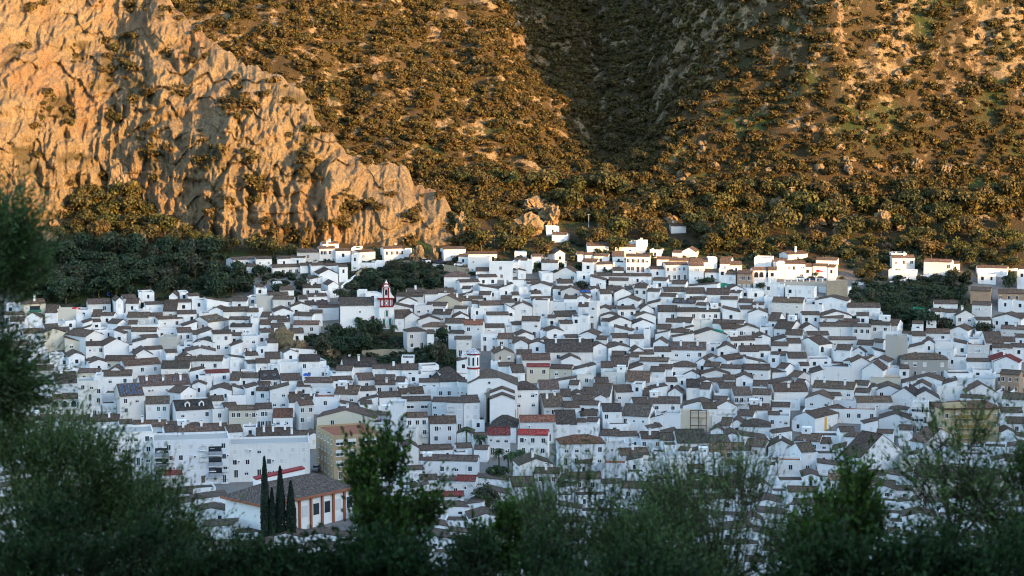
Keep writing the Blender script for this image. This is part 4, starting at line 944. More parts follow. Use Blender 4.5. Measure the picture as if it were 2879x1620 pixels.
def build_house(d):
    solve(d); r = d['r']; W, D, H, fm = d['W'] / 2, d['D'], d['H'], d['form']
    o = empty(SPECIAL[d['key']][0] if d['key'] else {'b': "brick_house", 'r': "brick_house"}.get(d['wc'], "house"), d['origin'], d['psi'])
    wb, rb = MB(), MB(); house_shapes(d, wb, rb)
    wm = M['brick'] if d['wc'] == 'b' else M['redbrick'] if d['wc'] == 'r' else M['ochre'] if d['wc'] == 'd' else M['cream'] if d['key'] == 'yellowblk' else M['wall_old'] if d['wc'] in 'ocg' else M['wall']
    wo = wb.obj("wall", wm, o); c = WALLC.get(d['wc'], (0.7, .7, .7)); k = r.uniform(.84, 1.04) * (.8 if r.random() < .06 else 1); wo.color = (c[0]*k, c[1]*k, c[2]*k, 1)
    if rb.v:
        if fm == 'F':
            rm = M['terracotta'] if d['key'] == 'ochre' or (r.random() < .2 and not d['key']) else M['concrete']
            ro = rb.obj("roof", rm, o)
            ro.color = (.4, .4, .4, 1)
        else:
            ro = rb.obj("roof", M['roof'], o); c = ROOFC[d['rc']]; k = r.uniform(.6, 1.5); ro.color = (c[0]*k*r.uniform(.9, 1.15), c[1]*k, c[2]*k*r.uniform(.85, 1.15), 1)
    # windows on the visible front
    vis = min(d['vis'] + .3, H - .3); cols = d['cols']; opt = d['opt']
    Wf = 2 * W; fl = 2.85
    top = H - (0.9 if fm == 'E' else 1.0 if fm == 'H' else 1.25 if fm == 'F' else 0.75)
    nrow = int((vis - 0.2) / fl + (0.62 if vis < 3 else 0.25))
    if 'fill' in opt and cols is None: cols = 0 if r.random() < .4 else max(1, int(Wf / 3.6))
    if cols is None:
        pblank = .22 if fm in 'GABF' else 0
        cols = 0 if r.random() < pblank else max(1, int(Wf / 2.9))
    if vis < 1.3: cols = 0
    elif nrow < 1: nrow = 1
    key = d['key']
    kinds = ['dark'] * 5 + ['blind'] * 3 + ['half'] * 2 + ['small', 'brown']
    if 'big' in opt: kinds = ['big']
    if 'gsh' in opt: kinds = ['green', 'green', 'blind']
    if 'ysh' in opt: kinds = ['yellow', 'dark', 'blind', 'dark']
    if 'arch' in opt: kinds = ['arch']
    fav = r.choice(kinds); ff = o
    for row in range(nrow):
        zc = top - 0.65 - row * fl
        if zc - .8 < H - d['vis'] - 1.0 or zc < 1.3: break
        for cidx in range(cols or 0):
            x = -W + Wf * (cidx + .5) / cols + r.uniform(-.35, .35) * (1 if 'big' not in opt else 0)
            kd = fav if r.random() < .55 else r.choice(kinds)
            if r.random() < .08 and 'big' not in opt: continue
            if row and r.random() < .22 and kd in ('dark', 'blind') : kd = 'tall'
            lowest = (zc - fl < 2.0) or (d['he'] - (H - zc) < 2.4 and 'doors' in opt)
            if abs(x) > W - .75 and Wf > 2.2: x = math.copysign(W - .8, x)
            if Wf < 2.0 and kd in ('big', 'arch', 'wide'): kd = 'dark'
            if row > 0 and lowest and r.random() < .35: part(r.choice([DOOR['brown'], DOOR['dark']]), "door", o, (x, 0, zc - .25)); continue
            if kd == 'yellow' : pass
            part(WIN[kd], "window", o, (x, 0, zc if kd != 'tall' else zc - .3))
            if (kd == 'tall' and r.random() < .7) or ('bal' in opt and r.random() < .4):
                part(BALC[2], "balcony", o, (x, -.02, zc - (1.35 if kd == 'tall' else .95)))
            elif r.random() < .12 and Wf > 5: part(AC, "air_conditioner", o, (min(W - .5, x + 1.05), 0, zc + .2))
    if 'doors' in opt:
        for x in (-.6, .1, .75): part(DOOR['blue'], "door", o, (x * W, 0, H - d['vis'] + 1.15))
    if fm in 'EF' and not key and Wf > 5.5 and r.random() < .09 and d['ye'] > 800:
        x = r.choice([-1, 1]) * (W - 1.6); hh = r.uniform(1.2, 2.0); z1 = (H + d['tanp'] * D * .45 if fm == 'E' else H) + hh
        mb = MB(); mb.box(-1.25, 1.25, 0, 2.3, z1 - hh - 1.6, z1, 0); mb.box(-1.35, 1.35, -.1, 2.4, z1, z1 + .1, 0)
        q = mb.obj("stair_head", [M['white']], o); q.location = (x, D * .42, 0)
        w_ = bpy.data.objects.new("door", WIN['small']); w_.parent = q; w_.location = (0, 0, z1 - .75); COL.objects.link(w_)
    # windows on the visible side
    if d['side'] * d['mpp'] > 2.2 and key not in ('ochre', 'yellowblk'):
        s = -1 if d['sgn'] > 0 else 1
        for k in range(r.choice([1, 1, 2, 2])):
            part(WIN[r.choice(['dark', 'small', 'blind'])], "window", o, (s * W, D * (.3 + .35 * k), top - .65), math.pi / 2 * s)
    if key in ('ochre', 'yellowblk'):
        s = -1
        for row in range(int(min(d['vis'], H) / fl)):
            for k in range(5 if key == 'ochre' else 1): part(WIN['dark'], "window", o, (s * W, D * (.12 + .18 * k), top - .7 - row * fl), math.pi / 2 * s)
    nch = d['ch'] or (1 if r.random() < .16 and fm in 'EG' and d['W'] > 5 else 0)
    for k in range(nch):
        x = -W + Wf * (k + .5) / nch + r.uniform(-.6, .6); y = D * r.uniform(.2, .45)
        z = H + d['tanp'] * (min(y, D / 2) if fm in 'EH' else W - abs(x) if fm == 'G' else 0) + .2
        part(r.choice(CHIM), "chimney", o, (x, y, z))
    if r.random() < .2: part(DISH, "satellite_dish", o, (r.uniform(-W, W) * .7, D * .5, d['top'] + .8))
    if r.random() < .28: part(AERIAL, "aerial", o, (r.uniform(-W, W) * .7, D * .5, d['top']))
    def roof_pt(x, y, dz=.26): return (x, y, H + d['tanp'] * y + dz)
    sl = math.atan(d['tanp'])
    if 'sky' in opt and fm == 'E':
        n = max(2, int(Wf / 3))
        for k in range(n):
            mb = MB(); mb.box(-.4, .4, -.55, .55, 0, .07, 0); mb.box(-.33, .33, -.48, .48, .07, .075, 1, "u")
            q = mb.obj("skylight", [M['metal'], M['glass']], o); q.location = roof_pt(-W + Wf * (k + .5) / n, D * .2); q.rotation_euler = (sl, 0, 0)
    if 'sol' in opt:
        nx_, ny_ = (max(2, int(Wf / 1.5)), 3) if key == 'solar' else (3, 1)
        for i_ in range(nx_):
            for j_ in range(ny_):
                if (i_ * 7 + j_) % 9 == 4: continue
                mb = MB(); mb.box(-.5, .5, -.8, .8, 0, .05, 0); mb.box(-.46, .46, -.76, .76, .05, .056, 1, "u")
                if fm == 'E': pos = (-W + Wf * (i_ + .6) / (nx_ + .2), D * (.08 + j_ * .145), 0)
                else: pos = (W * .5 + i_ * .4, 1.2, 0)
                q = mb.obj("solar_panel", [M['metal'], M['panel']], o)
                q.location = roof_pt(pos[0], pos[1], .35) if fm == 'E' else (pos[0], 1.2, H + d['tanp'] * (W - pos[0]) + .5)
                q.rotation_euler = (sl, 0, 0) if fm == 'E' else (math.radians(35), 0, 0)
    if 'dor' in opt:
        for x in ((-.35, .4) if key == 'dormer' else (-.3, .35)):
            e = MB(); e.prism([(-.75, -.2), (.75, -.2), (.75, 1.1), (0, 1.7), (-.75, 1.1)], 0, 2.2, 0)
            e.prism([(-.95, 1.0), (0, 1.78), (.95, 1.0), (.95, 1.15), (0, 1.93), (-.95, 1.15)], -.12, 2.3, 1)
            q = e.obj("dormer", [M['white'], M['roof_const']], o); q.location = (x * W, D * .14, H + d['tanp'] * D * .14 + .1)
            w_ = bpy.data.objects.new("window", WIN['arch']); w_.parent = q; w_.location = (0, 0, .55); w_.scale = (.55, 1, .6); COL.objects.link(w_)
    if 'awn' in opt:
        mb = MB(); mb.prism([(-1.6, 0), (1.6, 0), (1.6, .05), (-1.6, .05)], -1.2, 0, 0); q = mb.obj("awning", M['blue'], o); q.location = (W * .6, -.05, H - 1.3); q.rotation_euler = (math.radians(38), 0, 0)
    if 'yst' in opt:
        for x, w_, z0, z1 in ((-.55, .62, -5.2, -.5), (-.02, .3, -3.6, -2.0), (.78, 1.5, -3.6, -1.9)):
            mb = MB(); mb.box(-w_, w_, -.03, .01, z0, z1, 0); q = mb.obj("painted_panel", M['yellow'], o); q.location = (x * W, 0, H)
    if 'gb' in opt or key in ('aptb',):
        xs = (-.0,) if 'gb' in opt else (-.93, .62)
        for x in xs:
            for rr in range(1 if 'gb' in opt else 3):
                mb = MB(); mb.box(-1.9, 1.9, -1.0, 0, -.14, 0, 0); mb.box(-1.9, 1.9, -1.0, -.94, 0, 1.0, 1); mb.box(-1.9, -1.85, -.94, 0, 0, 1, 1); mb.box(1.85, 1.9, -.94, 0, 0, 1, 1)
                mb.box(-1.7, 1.7, -.03, .01, 0, 2.2, 2)
                q = mb.obj("balcony", [M['white'], M['greenwood'] if 'gb' in opt else M['metal'], M['glass']], o); q.location = (x * W + (1.5 if x < -.5 else 0), -.06, H - 4.2 - rr * 2.9 + (1.2 if 'gb' in opt else 0))
    if 'yb' in opt:
        mb = MB(); mb.prism([(-W - .6, 0), (W + .6, 0), (W + .6, .25), (-W - .6, .25)], -.7, D + .5, 0); q = mb.obj("eaves", M['brownwood'], o); q.location = (0, 0, H)
        mb = MB(); zr = 1.9; a, b = W + .4, D + .3
        mb.poly([(-a, -.5, .25), (a, -.5, .25), (a * .6, D / 2, zr), (-a * .6, D / 2, zr)], 0, [(0, 6), (2 * a, 6), (1.6 * a, 0), (.4 * a, 0)]); mb.poly([(a, -.5, .25), (a, b, .25), (a * .6, D / 2, zr)], 0)
        mb.poly([(a, b, .25), (-a, b, .25), (-a * .6, D / 2, zr), (a * .6, D / 2, zr)], 0); mb.poly([(-a, b, .25), (-a, -.5, .25), (-a * .6, D / 2, zr)], 0)
        q = mb.obj("hipped_roof", M['roof'], o); q.location = (0, 0, H); q.color = (.17, .09, .06, 1)
        mb = MB(); mb.box(-W * .95, -W * .15, -.3, 1.2, .2, 1.7, 0); q = mb.obj("parapet_box", M['cream'], o); q.location = (0, 0, H)
        for rr in range(4):
            mb = MB(); mb.box(-W * .55, W * .62, -1.1, 0, -.15, 0, 0); mb.box(-W * .55, W * .62, -1.1, -1.04, 0, .95, 1)
            mb.box(-W * .55, -W * .55 + .06, -1.04, 0, 0, .95, 1); mb.box(W * .62 - .06, W * .62, -1.04, 0, 0, .95, 1)
            q = mb.obj("balcony", [M['cream'], M['oliveyellow']], o); q.location = (0, 0, H - 2.6 - rr * 2.85)
    if key == 'ruin':
        mb = MB()
        for x in (-1, 0, 1):
            mb.box(x * 2.3 - .12, x * 2.3 + .12, -1.5, -1.26, -1, 7.2, 0); mb.box(x * 2.3 - .08, x * 2.3 + .08, -1.26, 0, 6.6, 6.8, 0)
        for z in (2.5, 4.8, 7.0): mb.box(-2.5, 2.5, -1.55, -1.3, z, z + .2, 0)
        mb.box(-2.4, -2.2, -1.4, -1.3, 2.6, 4.9, 0); q = mb.obj("scaffold", M['wood_pole'], o); q.location = (W * .25, 0, H - 6.5); q.data.materials[0] = M['brownwood']
    # label
    X, Y = (d['x0'] + d['x1']) / 2, (d['ye'] + min(d['yb'], d['ye'] + 40)) / 2
    cat = o.name.split('.')[0].replace('_', ' ').replace('ruined house', 'ruin')
    if key: tag(o, SPECIAL[key][1], cat)
    else:
        rf = "" if fm == 'F' else ", " + ROOFW[d['rc']]
        sz = "tall " if d['vis'] > 7 else "low " if d['vis'] < 2.2 else ""
        tag(o, None, "house"); o["group"] = "houses packed together on the town slope"
        want_label(o, f"{sz}{WALLW[d['wc']]} {FORMW[fm]} house{rf}, {where(X, Y)}", X, Y)
    return o
for d in HOUSES[:N_THINGS]: build_house(d)
# the rest of the houses, smaller in the picture: one mass
mw, ext = MB(), []
bigF = MB()
for d in HOUSES[N_THINGS:]:
    solve(d); w_, r_ = MB(), MB(); house_shapes(d, w_, r_, True)
    ca, sa = math.cos(d['psi']), math.sin(d['psi']); g = d['origin']; r = d['r']
    if d['W'] > 2.4 and d['vis'] > 1.3:
        n = max(1, int(d['W'] / 2.9)) if r.random() < .85 else 0
        for k in range(n):
            x = -d['W'] / 2 + d['W'] * (k + .5) / n; zc = d['H'] - 1.6; ww = r.choice([.35, .45, .5]); m_ = r.choice([2, 2, 3])
            w_.box(x - ww - .06, x + ww + .06, -.03, 0, zc - .66, zc + .66, 3, "b"); w_.box(x - ww, x + ww, -.045, -.03, zc - .6, zc + .6, m_, "b")
    if d['ch']: w_.box(-.35, .35, d['D'] * .3, d['D'] * .3 + .6, d['H'], d['top'] + .9, 0)
    for mbx in (w_, r_):
        for q, m_, u in zip(mbx.f, mbx.m, mbx.uv):
            pts_ = [mbx.v[i] for i in q]
            bigF.poly([(g.x + p[0] * ca - p[1] * sa, g.y + p[0] * sa + p[1] * ca, g.z + p[2]) for p in pts_], m_, u)
if bigF.v:
    o = bigF.obj("crowded_houses", [M['wall_const'], M['roof_const'], M['glass'], M['blind']])
    tag(o, "mass of small white houses filling the gaps between the larger ones", None, None, "stuff")
# ---------------------------------------------------------------- churches
def frame_at(X, Y, he, yaw=0.0, ground_clear=0.6):
    p = hit(X, Y, he); psi = -math.atan2(p.x, p.y) + yaw
    return p, psi, p.y / FPX
def arch_prof(cx, z0, z1, w, n=10):
    return [(cx - w, z0), (cx + w, z0)] + [(cx + math.cos(math.pi * k / n) * w, z1 - w + math.sin(math.pi * k / n) * w * 1.15) for k in range(n + 1)]
# red-and-white bell gable and its church
p, psi, m = frame_at(1066.6, 921, 0.6)
CH = empty("church", p, psi); tag(CH, "white church with a tall red-and-white bell tower above dark garden trees", "church")
k = 42.6 * m / 4.95                 # 1.0 at the surveyed distance
def pt(name, mb, mats, z=0.0, parent=CH): return mb.obj(name, mats, parent)
u = m / 0.1161 * 0.01201            # metres per sheet pixel; x from 450, z from 1370
X_ = lambda x: (x - 450) * u; Z_ = lambda z: (1370 - z) * u
mb = MB(); mb.box(X_(450), X_(860), 0, 4.2, -5, Z_(830), 0); mb.box(X_(445), X_(866), -.10, 4.3, Z_(838), Z_(822), 0)
tw = pt("bell_tower", mb, [M['white']])
mb = MB(); mb.box(X_(475), X_(822), .15, 3.6, Z_(830), Z_(560), 0); st = mb.obj("belfry_stage", [M['white']], tw)
def red(name, boxes, par=tw, mat='red'):
    mb = MB()
    for a in boxes: mb.box(X_(a[0]), X_(a[1]), a[4], a[5], Z_(a[3]), Z_(a[2]), 0)
    return mb.obj(name, [M[mat]], par)
red("cornice", [(395, 870, 558, 580, -.35, 3.9), (415, 850, 580, 600, -.2, 3.8)])
red("base_band", [(462, 838, 790, 815, -.12, 3.8), (475, 825, 775, 790, -.05, 3.7)])
for a in (480, 560, 705, 785):
    red("pilaster", [(a, a + (28 if a in (480, 785) else 38), 620, 775, 0.0, .3), (a - 6, a + (34 if a in (480, 785) else 44), 605, 622, -.06, .3), (a - 6, a + (34 if a in (480, 785) else 44), 765, 778, -.06, .3)])
mb = MB(); n = 16
mb.prism([(X_(648) + math.cos(2*math.pi*i/n) * .60, Z_(695) + math.sin(2*math.pi*i/n) * .88) for i in range(n)], -.06, .1, 0)
mb.prism([(X_(648) + math.cos(2*math.pi*i/n) * .50, Z_(695) + math.sin(2*math.pi*i/n) * .76) for i in range(n)], -.1, .1, 1)
mb.prism([(X_(648) + math.cos(2*math.pi*i/n) * .36, Z_(695) + math.sin(2*math.pi*i/n) * .56) for i in range(n)], -.13, .1, 2)
mb.prism([(X_(648) + math.cos(2*math.pi*i/n) * .22, Z_(695) + math.sin(2*math.pi*i/n) * .36) for i in range(n)], -.16, .1, 1)
mb.obj("oval_window", [M['red'], M['white'], M['dark']], tw)
# upper bell stage: scrolled shoulders, arched opening, round pediment
mb = MB()
sh = [(440, 560), (470, 535), (505, 480), (530, 400), (535, 300), (550, 255), (740, 255), (752, 300), (755, 400), (790, 480), (840, 535), (862, 560)]
pr = [(X_(a), Z_(b)) for a, b in sh]
mb.prism([(q[0], q[1]) for q in [pr[0]] + pr[:0:-1]], .5, 2.3, 0)
mb.obj("bell_gable", [M['white']], tw)
for s, pts_ in (("l", sh[:6]), ("r", sh[7:][::-1])):
    mb = MB()
    for (a, b), (c_, d_) in zip(pts_[:-1], pts_[1:]):
        q0, q1 = Vector((X_(a), 1.4, Z_(b))), Vector((X_(c_), 1.4, Z_(d_)))
        mb.tube(q0, q1, .16, .16, 5)
    if s == "l": mb.obj("scroll", [M['red']], tw)
red("column", [(555, 590, 290, 560, .3, .6), (548, 597, 282, 300, .22, .6)]); red("column", [(690, 725, 290, 560, .3, .6), (683, 732, 282, 300, .22, .6)])
red("pediment_band", [(540, 745, 255, 270, .2, 2.5)])
mb = MB(); n = 12; cx = X_(645); R_ = (X_(745) - X_(545)) / 2
mb.prism([(cx + math.cos(math.pi*i/n) * R_, Z_(255) + math.sin(math.pi*i/n) * R_ * .95) for i in range(n + 1)], .35, 2.4, 0)
mb.prism([(cx + math.cos(math.pi*i/n) * R_ * .68, Z_(250) + math.sin(math.pi*i/n) * R_ * .6) for i in range(n + 1)], .27, .4, 1)
mb.obj("pediment", [M['red'], M['white']], tw)
mb = MB(); mb.tube((cx, 1.4, Z_(165)), (cx, 1.4, Z_(140)), .55, .4, 10); mb.tube((cx, 1.4, Z_(140)), (cx, 1.4, Z_(95)), .38, .12, 10); mb.tube((cx, 1.4, Z_(95)), (cx, 1.4, Z_(70)), .05, .05, 5)
mb.obj("finial", [M['white']], tw)
def archwin(x, ztop, zbot, w, mat, y=0.0, border='red'):
    mb = MB()
    mb.prism(arch_prof(X_(x), Z_(zbot + 22), Z_(ztop - 14), w + .38), y - .05, y + .05, 0)
    mb.prism(arch_prof(X_(x), Z_(zbot + 14), Z_(ztop - 6), w + .26), y - .09, y + .05, 1)
    mb.prism(arch_prof(X_(x), Z_(zbot), Z_(ztop), w), y - .12, y + .05, 2)
    return mb.obj("arched_window", [M[border], M['white'], M[mat]], tw)
archwin(645, 330, 480, .42, 'glass', .5); archwin(657, 900, 1070, .38, 'greenwood'); archwin(575, 1140, 1310, .40, 'greenwood'); archwin(745, 1125, 1300, .42, 'greenwood')
red("plinth_band", [(540, 790, 1352, 1362, -.08, .1)])
# nave left of the tower and its wall stepping up behind
wx = lambda X, u2=m: (X - 1066.6) * u2
mb = MB(); ze = (921 - (640 + 782 * S)) * m; L0, L1 = wx(720 + 845 * S), wx(720 + 1190 * S)
mb.box(L0, 0, 1.5, 11, -6, ze, 0); mb.box(L1, 0.5, 1.2, 4.5, ze - 1, (921 - (640 + 700 * S)) * m, 0); mb.box(wx(720 + 1215 * S), .6, 1.0, 3.6, 0, (921 - (640 + 662 * S)) * m, 0)
nv_ = mb.obj("nave_wall", [M['white']], CH)
mb = MB(); rz = ze + 4.1; a = L1 - .1
mb.poly([(L0 - .3, 1.2, ze - .1), (a, 1.2, ze - .1), (a, 6.2, ze + 2.3), (L0 - .3, 6.2, ze + 2.3)], 0, [(0, 6), (a - L0, 6), (a - L0, 0), (0, 0)])
mb.poly([(a, 11.3, ze - .1), (L0 - .3, 11.3, ze - .1), (L0 - .3, 6.2, ze + 2.3), (a, 6.2, ze + 2.3)], 0, [(0, 6), (a - L0, 6), (a - L0, 0), (0, 0)])
mb.poly([(L0 - .3, 1.2, ze - .1), (L0 - .3, 6.2, ze + 2.3), (L0 - .3, 11.3, ze - .1)], 0)
q = mb.obj("nave_roof", [M['roof']], CH); q.color = (.08, .065, .055, 1)
for (a, b, nm, mt) in ((720 + 1175 * S, 640 + 945 * S, "door", None), (720 + 1045 * S, 640 + 850 * S, "window", None)):
    part(DOOR['dark'] if nm == "door" else WIN['small'], nm, CH, (wx(a), 1.5, (921 - b) * m + (.8 if nm == "door" else 0)))
mb = MB(); mb.prism([(-.9, 0), (.9, 0), (0, .45)], -.7, 0, 0); q = mb.obj("door_canopy", [M['red']], CH); q.location = (wx(720 + 1172 * S), 1.5, (921 - (640 + 912 * S)) * m)
# annex right of the tower
mb = MB(); mb.box(X_(862), X_(1130), 2.2, 8, -5, Z_(1120), 0); mb.obj("annex_wall", [M['white']], CH)
mb = MB(); mb.poly([(X_(862), 1.9, Z_(1125)), (X_(1150), 1.9, Z_(1110)), (X_(1020), 6, Z_(990)), (X_(862), 6, Z_(930))], 0, [(0, 5), (4, 5), (3, 0), (0, 0)]); q = mb.obj("annex_roof", [M['roof']], CH); q.color = (.24, .17, .12, 1)
part(WIN['brown'], "window", CH, (X_(1070), 2.2, Z_(1310)))

# octagonal church tower
p, psi, m = frame_at(1370, 1186, 0.3)
C2 = empty("church", p, psi); tag(C2, "white church with a round-windowed gable front and an octagonal tower", "church")
u2 = m / 6.304; X2 = lambda x: (x - 630) * u2; Z2 = lambda z: (1425 - z) * u2
cx = X2(380); cyy = 5.0; Ro = (495 - 265) * u2 / 2 / .97
octo = lambda R, z: [(cx + math.cos(math.pi/8 + i*math.pi/4) * R, cyy + math.sin(math.pi/8 + i*math.pi/4) * R, z) for i in range(8)]
def octseg(mb, R0, z0, R1, z1, m_=0, caps=True):
    a, b = octo(R0, z0), octo(R1, z1)
    for i in range(8): j = (i + 1) % 8; mb.poly([a[i], a[j], b[j], b[i]], m_)
    if caps: mb.poly(b, m_); mb.poly(a[::-1], m_)
mb = MB(); octseg(mb, Ro, -6, Ro, Z2(250)); tw2 = mb.obj("octagonal_tower", [M['white']], C2)
mb = MB(); octseg(mb, Ro * 1.05, Z2(505), Ro * 1.05, Z2(472)); mb.obj("band", [M['red']], tw2)
mb = MB(); octseg(mb, Ro * 1.03, Z2(252), Ro * 1.08, Z2(232)); octseg(mb, Ro * 1.08, Z2(232), Ro * 1.16, Z2(222)); mb.obj("cornice", [M['red']], tw2)
t = NT("zigzag_glazed_tiles"); uvc = t.coord("UV"); sx = t.n("ShaderNodeSeparateXYZ"); t.l(uvc, sx.inputs[0])
zig = t.math('ABSOLUTE', t.math('SUBTRACT', t.math('FRACT', t.math('MULTIPLY', sx.outputs[0], 1.0)), 0.5))
f = t.math('FRACT', t.math('ADD', t.math('MULTIPLY', sx.outputs[1], 6.0), t.math('MULTIPLY', zig, 4.0)))
t.base(t.mix(t.math('GREATER_THAN', f, 0.5), (0.03, 0.035, 0.06), (0.72, 0.72, 0.74))); t.b.inputs["Roughness"].default_value = 0.35
mb = MB(); e = octo(Ro * 1.18, Z2(222)); ap = (cx, cyy, Z2(100))
mid = octo(Ro * .55, Z2(165))
for i in range(8):
    j = (i + 1) % 8; mb.poly([e[i], e[j], mid[j], mid[i]], 0, [(0, 0), (1, 0), (.78, .5), (.22, .5)]); mb.poly([mid[i], mid[j], ap], 0, [(.22, .5), (.78, .5), (.5, 1)])
mb.obj("spire", [t.m], tw2)
mb = MB(); mb.tube((cx, cyy, Z2(104)), (cx, cyy, Z2(80)), .09, .02, 6); mb.obj("finial", [M['iron']], tw2)
for i in range(8):
    a = -math.pi / 2 + i * math.pi / 4; Rin = Ro * math.cos(math.pi / 8)
    for z0, z1, w_ in ((440, 292, .26),):
        mb = MB(); mb.prism(arch_prof(0, 0, (z0 - z1) * u2, w_), -.05, .08, 0)
        q = mb.obj("arched_opening", [M['dark']], tw2); q.location = (cx + math.cos(a) * Rin, cyy + math.sin(a) * Rin, Z2(z0)); q.rotation_euler = (0, 0, a + math.pi / 2)
    mb = MB(); mb.box(-.05, .05, -.03, .05, 0, (605 - 508) * u2, 0)
    if i % 2: q = mb.obj("slit", [M['brownwood']], tw2); q.location = (cx + math.cos(a) * Rin, cyy + math.sin(a) * Rin, Z2(605)); q.rotation_euler = (0, 0, a + math.pi / 2)
# church front with low gable, big hipped roof, portal
W0, W1 = X2(300), X2(1170)
mb = MB(); mb.prism([(W0, -3), (W1, -3), (W1, Z2(775)), (X2(850), Z2(635)), (X2(480), Z2(645)), (W0, Z2(735))], 0, .8, 0); fr = mb.obj("front_wall", [M['white']], C2)
mb = MB(); mb.box(W0 + .3, W1 - .3, .8, 17, -5, Z2(790), 0); mb.obj("nave_wall", [M['white']], C2)
mb = MB()
mb.poly([(X2(480), -.1, Z2(645) + .03), (X2(850), -.1, Z2(635) + .03), (X2(790), 6, Z2(590)), (X2(560), 6, Z2(590))], 0, [(0, 6), (6, 6), (5, 0), (1, 0)])
mb.poly([(X2(560), 6, Z2(590)), (X2(790), 6, Z2(590)), (X2(700), 12, Z2(565)), (X2(600), 12, Z2(565))], 0, [(0, 6), (6, 6), (5, 0), (1, 0)])
mb.poly([(X2(850), -.1, Z2(635) + .03), (W1 + .4, -.1, Z2(780)), (W1 + .4, 17, Z2(780)), (X2(700), 12, Z2(565)), (X2(790), 6, Z2(590))], 0, [(0, 0), (0, 7), (17, 7), (12, 0), (6, 0)])
mb.poly([(X2(480), -.1, Z2(645) + .03), (X2(560), 6, Z2(590)), (X2(600), 12, Z2(565)), (W0 - .4, 17, Z2(740)), (W0 - .4, -.1, Z2(740))], 0, [(0, 0), (6, 0), (12, 0), (17, 7), (0, 7)])
q = mb.obj("roof", [M['roof']], C2); q.color = (.11, .09, .07, 1)
mb = MB(); n = 14
mb.prism([(X2(665) + math.cos(2*math.pi*i/n) * .42, Z2(718) + math.sin(2*math.pi*i/n) * .42) for i in range(n)], -.08, .1, 0); mb.prism([(X2(665) + math.cos(2*math.pi*i/n) * .28, Z2(718) + math.sin(2*math.pi*i/n) * .28) for i in range(n)], -.12, .1, 1)
mb.obj("round_window", [M['concrete'], M['dark']], fr)
mb = MB(); mb.prism(arch_prof(X2(665), 0, Z2(880), .95), -.5, .05, 0); mb.box(X2(580), X2(750), -.6, .05, Z2(925), Z2(895), 0); mb.prism(arch_prof(X2(665), Z2(895), Z2(815), .8), -.2, .05, 1)
mb.obj("portal", [M['stone'], M['concrete']], fr)
mb = MB(); mb.prism(arch_prof(X2(662), 0, Z2(985), .55), -.62, 0, 0); mb.obj("door", [M['dark']], fr)
# white parish house standing before it
mb = MB(); pk = 895
mb.prism([(X2(675), -3), (X2(1118), -3), (X2(1118), Z2(925)), (X2(pk), Z2(840)), (X2(675), Z2(925))], -9, -.9, 0)
p3 = empty("parish_house", C2.matrix_basis @ Vector((0, 0, 0)), 0); p3.location = p; p3.rotation_euler = (0, 0, psi)
mb.obj("wall", [M['white']], p3); tag(p3, "blank white gable house hiding half of the church front", "house")
for k_, (dy, dz) in enumerate(((-9.2, 0), (-4.6, 1.05))):
    mb = MB()
    for s in (-1, 1):
        xe = X2(672) if s < 0 else X2(1122); q = [(xe, Z2(935) + dz), (X2(pk), Z2(848) + dz), (X2(pk), Z2(830) + dz), (xe, Z2(917) + dz)]
        mb.prism(q if s > 0 else q[::-1], dy, dy + 4.5, 0)
    q = mb.obj("roof", [M['roof']], p3); q.color = (.10, .075, .06, 1)
mb = MB(); mb.prism([(X2(675), Z2(930)), (X2(1118), Z2(930)), (X2(1118), Z2(925) + 1.0), (X2(pk), Z2(840) + 1.0), (X2(675), Z2(925) + 1.0)], -4.5, -.9, 0); mb.obj("upper_gable", [M['white']], p3)
# great dark hipped roof left of the tower
d = dict(form='H', x0=1270 - 0 * S, x1=1313, yr=960 + 460 / 6.304, ye=960 + 722 / 6.304, yb=960 + 800 / 6.304, side=0, sgn=0, opt=set(), key=None, wc='w', rc='k', cols=0, ch=0)
d['x0'] = 1236; build_house(d)

# ---------------------------------------------------------------- long hall with orange trim
p = hit(742, 1420, 8.5); th = math.radians(50); psi = -math.atan2(p.x, p.y) - th; m = p.y / FPX
HL = empty("sports_hall", p, psi); tag(HL, "long low hall with dark hipped roof and orange-trimmed white bays behind the cypresses", "hall")
Wd = 112 * m / math.cos(th); Dd = 270 * m / math.sin(th); H0 = -13
mb = MB(); mb.box(-Wd, 0, 0, Dd, H0, 0, 0, "u"); mb.obj("wall", [M['white']], HL)
mb = MB(); o_ = .8; rz = 3.6; ix = Wd / 2
e = [(-Wd - o_, -o_, .05), (o_, -o_, .05), (o_, Dd + o_, .05), (-Wd - o_, Dd + o_, .05)]; r0, r1 = (-Wd / 2, ix, rz), (-Wd / 2, Dd - ix, rz)
mb.poly([e[0], e[1], r0], 0); mb.poly([e[1], e[2], r1, r0], 0, [(0, 8), (Dd, 8), (Dd - 7, 0), (7, 0)]); mb.poly([e[2], e[3], r1], 0); mb.poly([e[3], e[0], r0, r1], 0); mb.poly(e[::-1], 0)
q = mb.obj("roof", [M['roof']], HL); q.color = (.11, .09, .085, 1)
mb = MB(); mb.box(o_ - .05, o_ + .1, -o_, Dd + o_, -.45, .12, 0); mb.box(-Wd - o_, o_ + .1, -o_ - .15, -o_, -.45, .12, 0); mb.obj("fascia", [M['orange']], HL)
for k in range(9):
    y = Dd * k / 8; mb = MB(); mb.box(0, .45, y - .28, y + .28, H0, -.45, 0); mb.obj("pillar", [M['orange']], HL)
    if k < 8: mb = MB(); mb.box(0, .08, y + Dd / 16 - .9, y + Dd / 16 + .9, -5.0, -2.2, 0); mb.obj("window", [M['glass' if k % 3 else 'blind']], HL)
p = hit(560 + 820 / 5.152, 1350, 6.0); psi_ = -math.atan2(p.x, p.y) + math.radians(14); m = p.y / FPX
G2 = empty("low_wing", p, psi_); tag(G2, "low white wing with a sloping red coping in front of the long apartment row", "building")
